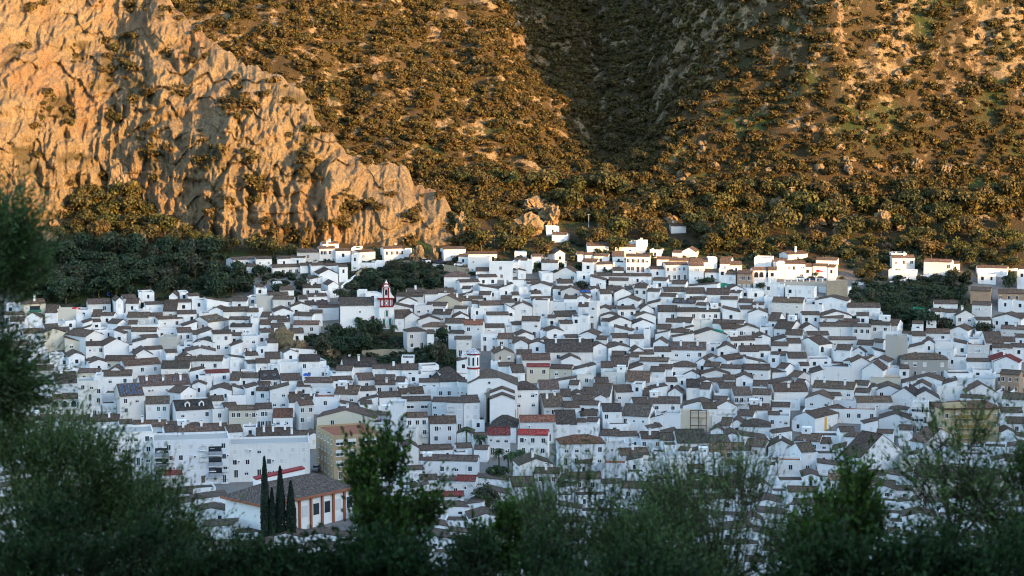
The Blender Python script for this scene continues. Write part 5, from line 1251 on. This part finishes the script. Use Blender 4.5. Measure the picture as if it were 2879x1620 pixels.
L = 145 * m; mb = MB(); mb.prism([(0, -8), (L, -8), (L, 1.9), (0, 0)], 0, 3, 0); mb.obj("wall", [M['white']], G2)
mb = MB(); mb.prism([(0, .003), (L, 1.903), (L, 2.25), (0, .35)], -.15, 3.1, 0); mb.obj("coping", [M['red']], G2)

# ---------------------------------------------------------------- walls along the roads
def road_wall(name, pts, hpx, mat, label, oxy, thick=.5, coping=None, deep=2.0):
    P3 = []
    for (x, y) in pts:
        X, Y = oxy[0] + x * S, oxy[1] + y * S
        q = hit(X, Y, hpx * S * 0.128); P3.append(q)
    o = empty(name, P3[0]); tag(o, label, "wall", None, "thing")
    mb, cb = MB(), MB()
    for a, b in zip(P3[:-1], P3[1:]):
        a = a - P3[0]; b = b - P3[0]; dr = (b - a); dr.z = 0; nrm = Vector((-dr.y, dr.x, 0)).normalized() * thick
        h = hpx * S * .128 + deep
        A = [a, b, b - Vector((0, 0, h)), a - Vector((0, 0, h))]; B = [q + nrm for q in A]
        mb.poly([A[3], A[2], A[1], A[0]], 0); mb.poly([B[0], B[1], B[2], B[3]], 0); mb.poly([A[0], A[1], B[1], B[0]], 0); mb.poly([A[1], A[2], B[2], B[1]], 0); mb.poly([B[0], B[3], A[3], A[0]], 0)
        if coping:
            up = Vector((0, 0, .12)); c = nrm * .15; lo = Vector((0, 0, .01)); q = [a - c + lo, b - c + lo, b + nrm + c + lo, a + nrm + c + lo]; qt = [v + up for v in q]
            cb.poly(qt, 0); [cb.poly([q[i], q[(i+1) % 4], qt[(i+1) % 4], qt[i]], 0) for i in range(4)]
    mb.obj("wall_body", [M[mat]], o)
    if coping: cb.obj("coping", [M[coping]], o)
    return o
road_wall("road_wall", [(1015, 465), (1060, 425), (1125, 390), (1210, 368), (1345, 352)], 42, 'stone', "curved tan wall along the road climbing past the wood", (720, 640), .5, 'stone')
road_wall("road_wall", [(1345, 352), (1470, 340), (1600, 330)], 36, 'stone', "straight tan stretch of road wall beside the round boulder", (720, 640), .5, 'stone')
road_wall("road_wall", [(1655, 335), (1730, 362), (1885, 368)], 30, 'white', "low white road wall under the parked cars", (720, 640))
road_wall("road_wall", [(1888, 372), (2010, 392), (2130, 405)], 62, 'stone', "stone retaining wall stained above the hip-roofed house", (720, 640))
road_wall("road_wall", [(865, 590), (910, 545), (1012, 470)], 22, 'wall_old', "pale kerb wall of the steep lane beside the wood", (720, 640))
w_ = road_wall("terrace_wall", [(120, 547), (350, 545), (588, 548)], 100, 'concrete', "stained pale retaining wall carrying parked cars and a parapet", (2160, 640), .6)
road_wall("terrace_wall", [(590, 537), (720, 535), (800, 534)], 160, 'stone', "high brown stone retaining wall at the end of the sunlit row", (2160, 640), .8)
road_wall("ramp_wall", [(1228, 545), (1330, 528), (1420, 505), (1500, 485), (1620, 474), (1748, 468)], 26, 'white', "curving low white ramp wall above the green slope", (2160, 640))
road_wall("garden_wall", [(850, 545), (935, 548), (1015, 552)], 30, 'white', "short white garden wall right of the brown stone wall", (2160, 640))
road_wall("garden_wall", [(1065, 1238), (1280, 1225), (1490, 1232)], 60, 'stone', "old tan stone wall under the churchyard trees", (720, 640), .6)
road_wall("garden_wall", [(2405, 418), (2510, 412)], 22, 'white', "low white wall at the far right of the upper row", (2160, 640))

# ---------------------------------------------------------------- boulders and pinnacles
def boulder(X, Y, wpx, hpx, seed, label, name="boulder", tall=None, lift=0.35):
    p = hit(X, Y, 0.3); m = p.y / FPX
    me = rock_mesh(name, seed, None, 1.0, 4)
    o = bpy.data.objects.new(name, me); o.location = p + Vector((0, 0, hpx * m * lift)); s = wpx * m / 2; o.scale = (s, s * .8, hpx * m / 2); o.rotation_euler = (0, 0, seed)
    COL.objects.link(o); tag(o, label, "rock"); return o
boulder(1174, 738, 46, 50, 61, "big rounded tan boulder between white houses on the upper road")
boulder(1222, 740, 22, 50, 62, "slim upright rock right of the round boulder", "rock_pinnacle")
boulder(936, 668, 42, 120, 63, "tall shaded rock pinnacle standing free before the cliff", "rock_pinnacle", lift=.3)
boulder(1300, 672, 52, 78, 64, "leaning rock stack at the foot of the cliff's right end", "rock_pinnacle", lift=.3)
boulder(1545, 625, 60, 60, 65, "pale craggy rock above the small white cottage", lift=.3)
boulder(1485, 655, 62, 58, 66, "pale craggy rock among trees left of the small cottage", lift=.3)
boulder(1500, 590, 60, 40, 67, "flat rock slab between the two craggy rocks", lift=.3)
boulder(418, 640, 66, 28, 68, "flat-topped pale boulder in the wood under the cliff")
boulder(345, 545, 62, 105, 69, "pointed grey pinnacle before the sunlit cliff", "rock_pinnacle", lift=.3)
boulder(2290, 640, 60, 46, 70, "pale split outcrop among trees above the right-hand row")
boulder(2350, 632, 56, 40, 71, "second pale outcrop among trees above the right-hand row")
boulder(790, 985, 60, 75, 72, "brown quarry-like rock face left of the churchyard trees", lift=.2)
boulder(840, 1000, 60, 60, 73, "brown rock face at the foot of the churchyard trees", lift=.2)
boulder(1313, 762, 26, 20, 74, "dark boulder below the stone retaining wall")
boulder(2480, 640, 40, 50, 75, "rounded grey rock above the hillside house")
boulder(930, 1000, 60, 40, 76, "low brown rock beside the old stone wall", lift=.2)
boulder(400, 700, 40, 60, 77, "shaded rock face in the wood left of town", lift=.2)
boulder(520, 740, 60, 60, 78, "creviced shaded rock wall right in the dark wood", lift=.2)
boulder(140, 690, 60, 50, 79, "shaded pale rock at the far left of the wood", lift=.2)
for k in range(22):
    X = rng.uniform(1950, 2850); Y = rng.uniform(470, 700)
    o = boulder(X, Y, rng.uniform(16, 44), rng.uniform(14, 36), 100 + k, None); want_label(o, f"craggy pale outcrop among trees {where(X, Y)}", X, Y)
for k in range(14):
    X = rng.uniform(1650, 2130); Y = rng.uniform(560, 650)
    o = boulder(X, Y, rng.uniform(10, 28), rng.uniform(8, 20), 140 + k, None); want_label(o, f"small sunlit rock {where(X, Y)}", X, Y)

# ---------------------------------------------------------------- poles, cars, cloths
p = hit(2226, 598, 0); m = p.y / FPX; h = 72 * m
o = empty("power_pole", p); mb = MB()
for s in (-1, 1): mb.tube((s * .42, 0, -1), (s * .3, 0, h), .13, .1, 6)
for i in range(9): z = h * (i + .5) / 9.5; mb.box(-.38, .38, -.06, .06, z, z + .12, 0)
mb.obj("mast", [M['wood_pole']], o)
for z in (.97, .88): mb = MB(); mb.box(-1.1, 1.1, -.07, .07, h * z, h * z + .16, 0); mb.obj("crossarm", [M['wood_pole']], o)
tag(o, "tall wooden ladder-like power pole on the hillside above the row", "pole")
def pole(X, Y, hp, label, mat='wood_pole'):
    p = hit(X, Y, 0); h = hp * p.y / FPX; o = empty("utility_pole", p); mb = MB(); mb.tube((0, 0, -1), (0, 0, h), .14, .09, 6); mb.obj("mast", [M[mat]], o)
    mb = MB(); mb.box(-.6, .6, -.05, .05, h * .95, h * .95 + .1, 0); mb.obj("crossarm", [M[mat]], o); tag(o, label, "pole")
pole(487, 596, 72, "thin pale utility pole at the foot of the cliff"); pole(2150, 650, 36, "short thin pole in scrub beside the right-hand row"); pole(1390, 690, 30, "thin pole behind the brick sheds on the upper row"); pole(1655, 640, 38, "thin grey post on the rocky shelf", 'metal')
def sag(a, b, n, lab):
    mb = MB(); c = [a + (b - a) * (i / n) - Vector((0, 0, 5 * math.sin(math.pi * i / n))) for i in range(n + 1)]
    for i in range(n): mb.tube(c[i], c[i + 1], .02, .02, 4)
    tag(mb.obj("power_line", [M['iron']]), lab, "cable")
A = hit(487, 540, 12) ; B = hit(2226, 540, 10)
sag(Vector((A.x, A.y, A.z)), hit(1700, 640, 8), 24, "thin power line crossing in front of the cliff foot")
sag(hit(1700, 620, 8), hit(2226, 540, 6), 10, "thin power line running down to the wooden ladder pole")
def car_make(colour):
    t_ = []
    body = MB(); pr = [(-2.0, .3), (2.0, .3), (2.05, .75), (1.95, .95), (1.1, 1.0), (-1.75, 1.02), (-2.05, .85), (-2.05, .5)]
    body.prism(pr, -.82, .82, 0)
    cab = MB(); cab.prism([(-1.6, 1.02), (1.05, 1.0), (.45, 1.45), (-1.15, 1.48)], -.72, .72, 0)
    wh = MB(); wh.tube((0, -.1, 0), (0, .1, 0), .32, .32, 12)
    return body.mesh("body", [M[colour]]), cab.mesh("cabin_glass", [M['glass']]), wh.mesh("wheel", [M['tyre']])
CARS = {c: car_make(c) for c in ('carwhite', 'cardark', 'metal')}
def car(X, Y, col, rz, label, h=0.35):
    p = hit(X, Y, h); o = empty("parked_car", p + Vector((0, 0, -.1)), rz); b, g, w = CARS[col]
    q = part(b, "body", o, (0, 0, 0)); part(g, "cabin", o, (0, 0, 0))
    for x in (-1.3, 1.3):
        for y in (-.78, .78): part(w, "wheel", o, (x, y, .32))
    mb = MB(); mb.box(-1.1, .45, -.6, .6, 1.485, 1.52, 0); r_ = mb.obj("car_roof", [M[col]], o)
    for y in (-.6, .6): mb = MB(); mb.box(1.98, 2.07, y - .15, y + .15, .62, .78, 0); mb.obj("headlight", [M['blind']], o)
    tag(o, label, "car")
car(720 + 1700 * S, 640 + 352 * S, 'carwhite', .1, "white car parked on the upper road by the round boulder", 1.5)
car(720 + 2050 * S, 640 + 386 * S, 'carwhite', -.1, "white car parked beside the hip-roofed house on the upper road", 1.6)
car(720 + 1850 * S, 640 + 360 * S, 'cardark', .05, "dark car half hidden behind the low white road wall", 1.2)
car(720 + 2318 * S, 1000 + 578 * S, 'cardark', 1.2, "dark blue car in the church street", .4)
car(720 + 612 * S, 1000 + 1150 * S, 'metal', 1.4, "silver car in the dark street beside the ochre block", .4)
for k, (x, c) in enumerate(((330, 'carwhite'), (440, 'cardark'), (530, 'metal'))):
    car(2160 + x * S, 640 + 530 * S, c, .1, ["white", "dark", "silver"][k] + " car on the parapet terrace of the sunlit right-hand row", 3.2)
for k, x in enumerate((168, 232, 292, 352, 415, 480, 545)):
    p = hit(2160 + x * S, 640 + 545 * S, 3.2); mb = MB(); mb.box(-.22, .22, -.2, .2, -.6, 1.0, 0); mb.box(-.28, .28, -.26, .26, 1.0, 1.12, 0)
    o = mb.obj("parapet_post", [M['white']]); o.location = p; tag(o, None, "post", "white parapet posts on the terrace wall"); want_label(o, "short white parapet post on the stained terrace wall", x, 0)
def cloth(X, Y, w, h, mat, label, cat="cloth", he=3.0):
    p = hit(X, Y, he); m = p.y / FPX; mb = MB(); n = 6
    for i in range(n):
        a, b = i / n, (i + 1) / n; f = lambda s: .25 * math.sin(s * 9 + X)
        mb.poly([(a * w * m, f(a), -h * m), (b * w * m, f(b), -h * m), (b * w * m, f(b) + .3, .2 * math.sin(b * 5)), (a * w * m, f(a) + .3, .2 * math.sin(a * 5))], 0)
        mb.poly([(a * w * m, f(a) + .34, .2 * math.sin(a * 5)), (b * w * m, f(b) + .34, .2 * math.sin(b * 5)), (b * w * m, f(b) + .04, -h * m), (a * w * m, f(a) + .04, -h * m)], 0)
    o = mb.obj("netting" if mat == 'greencloth' else "tarpaulin", [M[mat]]); o.location = p; o.rotation_euler = (0, 0, -math.atan2(p.x, p.y)); tag(o, label, cat)
cloth(1440 + 2082 * S, 640 + 562 * S, 36, 11, 'greencloth', "green netting fence under the sunlit white row", "netting", 2)
cloth(2160 + 372 * S, 640 + 742 * S, 46, 14, 'greencloth', "green netting on the hillside terrace right of the long house", "netting", 2)
cloth(2160 + 1405 * S, 640 + 802 * S, 46, 10, 'greencloth', "green netting across the dark slope", "netting", 2)
cloth(1440 + 2015 * S, 640 + 1030 * S, 32, 7, 'greencloth', "green awning cloth between mid-town roofs", "cloth", 6)
cloth(2160 + 2205 * S, 640 + 930 * S, 34, 6, 'greencloth', "green netting strip at the far right", "netting", 3)
cloth(1440 + 690 * S, 640 + 634 * S, 28, 12, 'blue', "blue tarpaulin over the brick shed", "tarpaulin", 5.2)
cloth(300, 822, 9, 11, 'blue', "blue sheet hung among rocks above the left houses", "sheet", 2)
cloth(720 + 475 * S, 1000 + 185 * S, 20, 6, 'blue', "blue tarpaulin on a flat roof terrace", "tarpaulin", 7)
cloth(723 * S, 640 + 808 * S, 24, 8, 'redcloth', "red tarpaulin on the flat roof of the left edge houses", "tarpaulin", 5)
cloth(2160 + 478 * S, 640 + 430 * S, 20, 5, 'redcloth', "row of red cloths hanging on the sunlit house front", "cloth", 5)
# ---------------------------------------------------------------- trees
def tree(X, Y, wpx, hpx=None, kind='leaf', label=None, name="evergreen_tree", base=0.0, dmin=395):
    hpx = hpx or wpx * rng.uniform(.85, 1.1)
    p = hit(X, Y, base, dmin); m = p.y / FPX; R = wpx * m / 2; Hh = hpx * m
    o = empty(name, p, rng.uniform(0, 6.28))
    cs = CROWNS if kind == 'leaf' else CROWNSD
    c = part(rng.choice(cs), "crown", o, (0, 0, Hh * .52), 0, (R * 1.12, R * 1.12, Hh * .62))
    t = part(rng.choice(TRUNKS), "trunk", o, (0, 0, 0), 0, (R, R, Hh * .6))
    tag(o, label, "tree", "trees between the town and the mountain" if kind == 'leaf' else "dark green trees in and beside the town")
    if not label: want_label(o, ("rounded olive-brown" if kind == 'leaf' else "dark green") + " tree " + where(X, Y), X, Y)
    return o
def in_poly(x, y, P):
    c = False; j = len(P) - 1
    for i in range(len(P)):
        if (P[i][1] > y) != (P[j][1] > y) and x < (P[j][0] - P[i][0]) * (y - P[i][1]) / (P[j][1] - P[i][1]) + P[i][0]: c = not c
        j = i
    return c
placed = []
def scatter_trees(poly, n, w0, w1, kind, gap=.62):
    xs = [q[0] for q in poly]; ys = [q[1] for q in poly]; k = tries = 0
    while k < n and tries < n * 40:
        tries += 1; x = rng.uniform(min(xs), max(xs)); y = rng.uniform(min(ys), max(ys))
        if not in_poly(x, y, poly): continue
        w = rng.uniform(w0, w1)
        if any(abs(x - a) < (w + c) / 2 * gap and abs(y - b) < (w + c) / 2 * gap * .55 for a, b, c in placed): continue
        if any(h['x0'] - w * N / 2 < x * N < h['x1'] + w * N / 2 and y * N > h['ye'] and (y - w) * N < h['yb'] for h in HOUSES if 'fill' not in h['opt']): continue
        if 950 - w / 2 < x < 1000 + w / 2 and y - w < 900 and y > 850: continue
        placed.append((x, y, w)); tree(x * N, y * N, w * N, None, kind); k += 1
# polygons in 2576-px picture coordinates, of the crowns' feet
scatter_trees([(60,660),(200,640),(420,650),(600,670),(700,690),(790,730),(740,760),(560,760),(300,770),(60,775)], 62, 40, 74, 'dark', .56)  # wood in shade: the darker leaf kind paints that shade into the crowns
scatter_trees([(60,600),(160,600),(230,500),(330,500),(400,570),(560,620),(700,640),(900,625),(900,650),(740,660),(560,668),(60,655)], 52, 36, 70, 'leaf', .60)
scatter_trees([(1190,640),(1160,520),(1130,480),(1320,480),(1460,560),(1560,620),(1860,620),(1900,600),(2100,600),(2560,620),(2560,500),(2100,500),(1900,480),(1600,500),(1400,470),(1150,440),(1160,590)], 88, 36, 82, 'leaf', .60)
scatter_trees([(1150,640),(1300,650),(1440,640),(1560,640),(1900,650),(2110,660),(2230,660),(2560,670),(2560,620),(1190,600)], 44, 32, 62, 'leaf', .56)
scatter_trees([(2140,700),(2240,650),(2560,650),(2560,690),(2430,670),(2240,690),(2180,720)], 12, 26, 44, 'leaf', .7)
scatter_trees([(885,745),(950,700),(1060,690),(1110,720),(1115,745),(1000,755),(870,770)], 18, 26, 44, 'dark', .5)
scatter_trees([(2150,810),(2240,770),(2300,800),(2380,840),(2330,850),(2200,835)], 12, 30, 50, 'dark', .55)
scatter_trees([(2290,740),(2430,745),(2430,770),(2300,765)], 5, 22, 36, 'dark', .6)
scatter_trees([(800,870),(900,840),(1010,850),(1050,890),(1120,900),(1140,925),(1000,915),(960,905),(860,905),(790,900)], 24, 34, 62, 'dark', .48)
scatter_trees([(1340,860*1.0),(1341,861),(1342,862)], 0, 20, 30, 'dark')
for x, y, w, h in ((600,705,54,56),(655,700,40,36),(995,690,34,40),(2120,640,0,0),(1555,640,50,56),(1495,625,56,60),(1795,640,60,60),(1850,628,90,100),(1740,585,56,60),(1365,655,50,46),
                   (1110,870,40,50),(1108,925,48,70),(1085,900,36,40),(1130,930,34,44),(860,770,44,50),(760,735,36,34),(700,745,40,36),(2395,720,40,46),(2430,715,34,40),(2540,725,40,40),
                   (1915,740,36,34),(1780,722,50,26),(1465,730,34,24),(1290,690,40,24),(295,775,30,30),(1530,720,30,22),(810,900,50,60),(845,850,40,44),(960,1020,20,20),(745,1280,30,30),
                   (880,1010,34,30),(1075,1160,36,52),(378,1055,30,22),(1250,1230,60,70),(1225,1290,70,80),(2470,850,50,44),(2330,830,60,54),(2370,835,50,44),(1668,860,18,18),(1660,925,26,30),(1700,930,16,20),(1570,730,20,20),
                   (100,1050,30,30),(2050,700,30,24),(1320,1310,60,60),(1420,1250,40,50),(1270,1330,70,70)):
    if w: tree(x * N, y * N, w * N, h * N, 'leaf' if y < 660 and x not in (600, 655) else 'dark', base=0.0)
# bushes that fill the ground of the wood and the gardens
def under(polys, n, s0, s1, label, name, var):
    P_, Sz = [], []
    for k in range(n):
        poly = rng.choice(polys); xs = [q[0] for q in poly]; ys = [q[1] for q in poly]
        for _ in range(30):
            x = rng.uniform(min(xs), max(xs)); y = rng.uniform(min(ys), max(ys))
            if in_poly(x, y, poly): P_.append(tuple(hit(x * N, y * N, .3))); Sz.append(rng.uniform(s0, s1)); break
    scatter_gn(name, P_, Sz, var, 7, label)
SCRUBD = [crown_mesh("garden_bush", 400 + k, 220, 0.15, 6, M['leafdark'], 0.75) for k in range(4)]
under([[(50,620),(560,640),(800,700),(780,770),(560,775),(50,785)], [(2140,690),(2440,700),(2440,835),(2150,845)], [(560,650),(1190,600),(2560,600),(2560,720),(2100,700),(1150,690),(560,690)], [(1190,600),(2560,600),(2560,690),(2100,680),(1150,670)], [(870,660),(1120,670),(1130,760),(860,790)], [(760,840),(1060,850),(1150,930),(780,930)]],
      1500, 1.2, 2.8, "dark undergrowth filling the wood, the green slopes and the churchyard", "undergrowth", SCRUBD)
# cypresses
def cypress(X, Yb, hpx, wpx, label, he=0.0, dmin=395, dd=0):
    p = hit(X, Yb, he, dmin)
    if dd:
        v = ray(X, Yb - hpx); g = T(v[0] * dd, dd); p = Vector((v[0] * dd, dd, g)); Hh = CAMZ + v[2] * dd - g; m = dd / FPX
    else: m = p.y / FPX; Hh = hpx * m
    R = wpx * m / 2
    r = np.random.RandomState(int(X)); n = 900 if not dd else 2200; z = r.rand(n) ** .85; prof = np.sin(np.clip(z * .93 + .07, 0, 1) * math.pi) ** .55 * (1 - z * .45); a = r.rand(n) * 6.283
    rad = R * prof * (0.8 + .25 * r.rand(n)); C = np.stack([np.cos(a) * rad, np.sin(a) * rad, z * Hh], 1); s = .16 + .05 * Hh / 10
    nn = np.stack([np.cos(a), np.sin(a), .4 + .3 * r.randn(n)], 1); nn += r.randn(n, 3) * .3; nn /= np.linalg.norm(nn, axis=1)[:, None]
    t1 = np.cross(nn, [0, 0, 1.]); t1 /= np.linalg.norm(t1, axis=1)[:, None]; t2 = np.cross(t1, nn)
    V = np.stack([C - t1 * s, C - t2 * s * 1.4, C + t1 * s, C + t2 * s * 2.2], 1).reshape(-1, 3)
    me = mesh_np("crown", V, np.arange(4 * n).reshape(n, 4), [M['cypress']]); fattr(me, "tone", r.rand(n) * .6, 'FACE')
    o = empty("cypress_tree", p); part(me, "crown", o, (0, 0, .3)); mb = MB(); mb.tube((0, 0, -1), (0, 0, Hh * .8), R * .25, .04, 6); mb.obj("trunk", [M['bark']], o); tag(o, label, "cypress", "cypresses"); return o
for X, Yt, Yb, w, lab in ((743, 1290, 1473, 30, "tallest slim cypress in front of the long hall"), (787, 1318, 1473, 36, "second tallest cypress, right of the tallest one"),
                     (817, 1358, 1468, 36, "broad lower cypress at the right of the group"), (764, 1378, 1470, 26, "shortest cypress, between the two tallest")):
    cypress(X, Yb, Yb - Yt, w, lab, dd=HL.location.y - 7 - (X % 3))
cypress(1064, 906, 42, 13, "lone dark cypress left of the red-and-white bell tower", 1.5)
# palms
def palm(X, Yb, hpx, cr, label, seed):
    p = hit(X, Yb, 0.0); m = p.y / FPX; Hh = hpx * m; R = cr * m; r = random.Random(seed); o = empty("palm_tree", p)
    mb = MB(); mb.tube((0, 0, -1), (.1, 0, Hh * .5), .26, .2, 8); mb.tube((.1, 0, Hh * .5), (0, 0, Hh), .2, .22, 8); mb.obj("trunk", [M['bark']], o)
    for k in range(34):
        a = r.uniform(0, 6.283); up = r.uniform(-.45, 1.25); L = R * r.uniform(.8, 1.1); mb = MB(); pts_ = []
        for i in range(6):
            s = i / 5; rr = L * s * math.cos(up * (1 - s * .3)); zz = L * (math.sin(up) * s - 0.75 * s * s)
            pts_.append(Vector((math.cos(a) * rr, math.sin(a) * rr, Hh + zz)))
        sd = Vector((-math.sin(a), math.cos(a), 0))
        for i in range(5):
            for jj in range(3):
                q = pts_[i].lerp(pts_[i + 1], jj / 3); t_ = (pts_[i + 1] - pts_[i]).normalized(); w = L * .30 * math.sin((i + jj / 3 + .6) / 5.6 * math.pi) + .08
                for s in (-1, 1): mb.poly([q, q + t_ * .16, q + sd * s * w + t_ * w * .55 - Vector((0, 0, w * .45))], 0)
        f_ = mb.obj("frond", [M['palm']], o); fattr(f_.data, "tone", [r.random() * .8] * len(f_.data.polygons), 'FACE')
    tag(o, label, "palm"); return o
palm(1311, 1268, 62, 21, "tall palm at the left of the street palms", 1); palm(1349, 1280, 52, 22, "leaning bushy palm second from the left", 2)
palm(1402, 1325, 60, 24, "broad low palm before the red-roofed house", 3); palm(1462, 1318, 48, 24, "wide palm right of the red-roofed house", 4); palm(1440, 1335, 60, 22, "palm between the two wide palms", 5)
palm(1105, 945, 28, 16, "palm under the red-and-white bell tower", 6); palm(1008, 925, 30, 14, "shaggy palm among the churchyard trees", 7); palm(1428, 1322, 40, 18, "small palm behind the street palms", 8)
for sx, X in enumerate((1312, )):
    pass

# ---------------------------------------------------------------- foreground trees on the slope below the viewpoint
def leaf_cloud(name, seed, C, dirs, L, Wd, mat):
    """one folded lance-shaped leaf (two quads) at each centre"""
    r = np.random.RandomState(seed); n = len(C)
    d = dirs / np.linalg.norm(dirs, axis=1)[:, None]
    nn = np.cross(d, r.randn(n, 3)); nn /= np.linalg.norm(nn, axis=1)[:, None]; s = np.cross(d, nn)
    l = L * (0.65 + .7 * r.rand(n))[:, None]; w = Wd * (0.7 + .6 * r.rand(n))[:, None]
    v = [C, C + d * l * .45 + s * w * .5 + nn * w * .15, C + d * l * .98 - nn * l * .08, C + d * l * .45 - s * w * .5 + nn * w * .15, C + d * l * .5 - nn * w * .03]
    V = np.stack(v, 1).reshape(-1, 3); b = np.arange(n)[:, None] * 5
    F = np.concatenate([b + np.array([0, 1, 2, 4]), b + np.array([0, 4, 2, 3])], 0)
    me = mesh_np(name, V, F, [mat]); t = r.rand(n) ; fattr(me, "tone", np.concatenate([t, t]), 'FACE'); return me
def fore_tree(name, cat, label, x, y, d, rx, rz, mat, L, Wd, nshoot, perleaf, shoot, seed, up=.9, lobes=12, squash=1.0):
    """x, y: photo pixel of the crown's middle (2576 wide); d: metres away; rx, rz: crown radii in pixels"""
    r = np.random.RandomState(seed); v = ray(x * N, y * N); c = Vector((v[0] * d, d, CAMZ + v[2] * d)); m = d / FPX * N; RX, RZ = rx * m, rz * m
    g = T(c.x, c.y); o = empty(name, (c.x, c.y, g)); base = Vector((c.x, c.y, g))
    rel = np.array([0, 0, c.z - g])
    # shoots start inside the crown and grow outwards and up
    a = r.randn(nshoot, 3); a /= np.linalg.norm(a, axis=1)[:, None]
    k = r.randint(0, lobes, nshoot); LC = r.randn(lobes, 3); LC /= np.linalg.norm(LC, axis=1)[:, None]; LC *= (.30 + .55 * r.rand(lobes, 1) ** .6)
    st = LC[k] + a * .30 * r.rand(nshoot, 1) ** .5; st = st * np.array([RX, RX * squash, RZ]) + rel
    dr = a * .45 + LC[k] * .8 + np.array([0, 0, up]) + r.randn(nshoot, 3) * .22; dr /= np.linalg.norm(dr, axis=1)[:, None]
    ln = shoot * (.4 + 1.3 * r.rand(nshoot) ** 1.5)
    f = np.linspace(0.1, 1.0, perleaf); C, D = [], []
    for i in range(perleaf):
        q = st + dr * (ln * f[i])[:, None] + np.array([0, 0, .10]) * (ln * f[i] ** 2)[:, None] * r.randn(nshoot, 1)
        C.append(q + r.randn(nshoot, 3) * .006); D.append(dr * (.5 + .7 * f[i]) + r.randn(nshoot, 3) * .55)
    me = leaf_cloud("leaves", seed, np.concatenate(C), np.concatenate(D), L, Wd, mat)
    q = part(me, "leaves", o, (0, 0, 0)); q["kind"] = "stuff"
    mb = MB(); top = Vector(rel); fork = Vector((0, 0, max(.3, rel[2] - RZ * .8)))
    mb.tube((0, 0, -.4), fork, .05 + RX * .05, .04 + RX * .035, 8); mb.obj("trunk", [M['bark']], o)
    bm_ = MB()
    for i in range(lobes):
        e = Vector(LC[i] * np.array([RX, RX * squash, RZ]) + rel); bm_.tube(fork, e, .010 + RX * .005, .006, 5)
    for i in range(0, nshoot, max(1, nshoot // 500)):
        s0 = Vector(st[i]); bm_.tube(s0, s0 + Vector(dr[i]) * ln[i] * .95, .005, .0025, 3)
    for i in range(0, nshoot, max(1, nshoot // 120)):
        e = Vector(LC[k[i]] * np.array([RX, RX * squash, RZ]) + rel); bm_.tube(e, Vector(st[i]), .008, .004, 4)
    bm_.obj("branches", [M['bark']], o)
    tag(o, label, cat); return o
OL, CB, CD = M['olive'], M['carob'], M['carobdark']
ot = lambda *a, **k: fore_tree("olive_tree", "olive tree", *a, **k)
cb = lambda *a, **k: fore_tree("leafy_bush", "bush", *a, **k)
ot("tall olive tree leaning in at the left edge, feathery twigs reaching over the houses", -70, 810, 22, 215, 300, OL, .075, .018, 2300, 15, .42, 1, up=.55, lobes=16)
ot("olive crown at the bottom left, below the tall edge olive", 100, 1270, 24, 230, 210, OL, .075, .018, 2100, 14, .45, 2, up=.9, lobes=16)
ot("olive crown bottom left, its twigs crossing the white apartment row", 340, 1380, 24, 190, 190, OL, .075, .018, 1200, 14, .45, 3, up=1.3, lobes=16)
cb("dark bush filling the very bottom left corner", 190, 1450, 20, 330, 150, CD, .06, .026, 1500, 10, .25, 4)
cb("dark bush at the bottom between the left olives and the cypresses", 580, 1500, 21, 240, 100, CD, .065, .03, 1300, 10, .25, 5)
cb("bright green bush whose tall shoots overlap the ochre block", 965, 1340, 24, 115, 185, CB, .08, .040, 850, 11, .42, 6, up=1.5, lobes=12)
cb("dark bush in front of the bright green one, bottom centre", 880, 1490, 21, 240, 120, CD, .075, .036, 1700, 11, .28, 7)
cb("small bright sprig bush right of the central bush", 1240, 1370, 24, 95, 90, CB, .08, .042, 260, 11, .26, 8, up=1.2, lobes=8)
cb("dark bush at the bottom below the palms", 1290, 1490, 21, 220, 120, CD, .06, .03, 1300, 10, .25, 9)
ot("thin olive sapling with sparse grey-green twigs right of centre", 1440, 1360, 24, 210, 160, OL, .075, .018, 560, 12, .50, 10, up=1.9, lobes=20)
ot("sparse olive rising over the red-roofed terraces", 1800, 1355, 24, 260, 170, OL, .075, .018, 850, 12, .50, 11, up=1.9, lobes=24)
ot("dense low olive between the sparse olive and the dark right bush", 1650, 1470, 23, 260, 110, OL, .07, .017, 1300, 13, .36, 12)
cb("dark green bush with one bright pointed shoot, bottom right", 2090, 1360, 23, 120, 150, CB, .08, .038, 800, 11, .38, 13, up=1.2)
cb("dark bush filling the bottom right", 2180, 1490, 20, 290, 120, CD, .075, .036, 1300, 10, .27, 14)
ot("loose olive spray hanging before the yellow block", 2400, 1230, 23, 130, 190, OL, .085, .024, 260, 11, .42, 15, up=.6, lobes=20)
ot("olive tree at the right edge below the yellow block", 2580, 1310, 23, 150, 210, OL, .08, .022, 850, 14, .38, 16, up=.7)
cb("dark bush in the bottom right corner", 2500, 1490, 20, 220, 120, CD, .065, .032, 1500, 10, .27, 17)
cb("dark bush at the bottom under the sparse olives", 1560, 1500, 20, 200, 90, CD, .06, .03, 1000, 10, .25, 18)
resolve_labels()
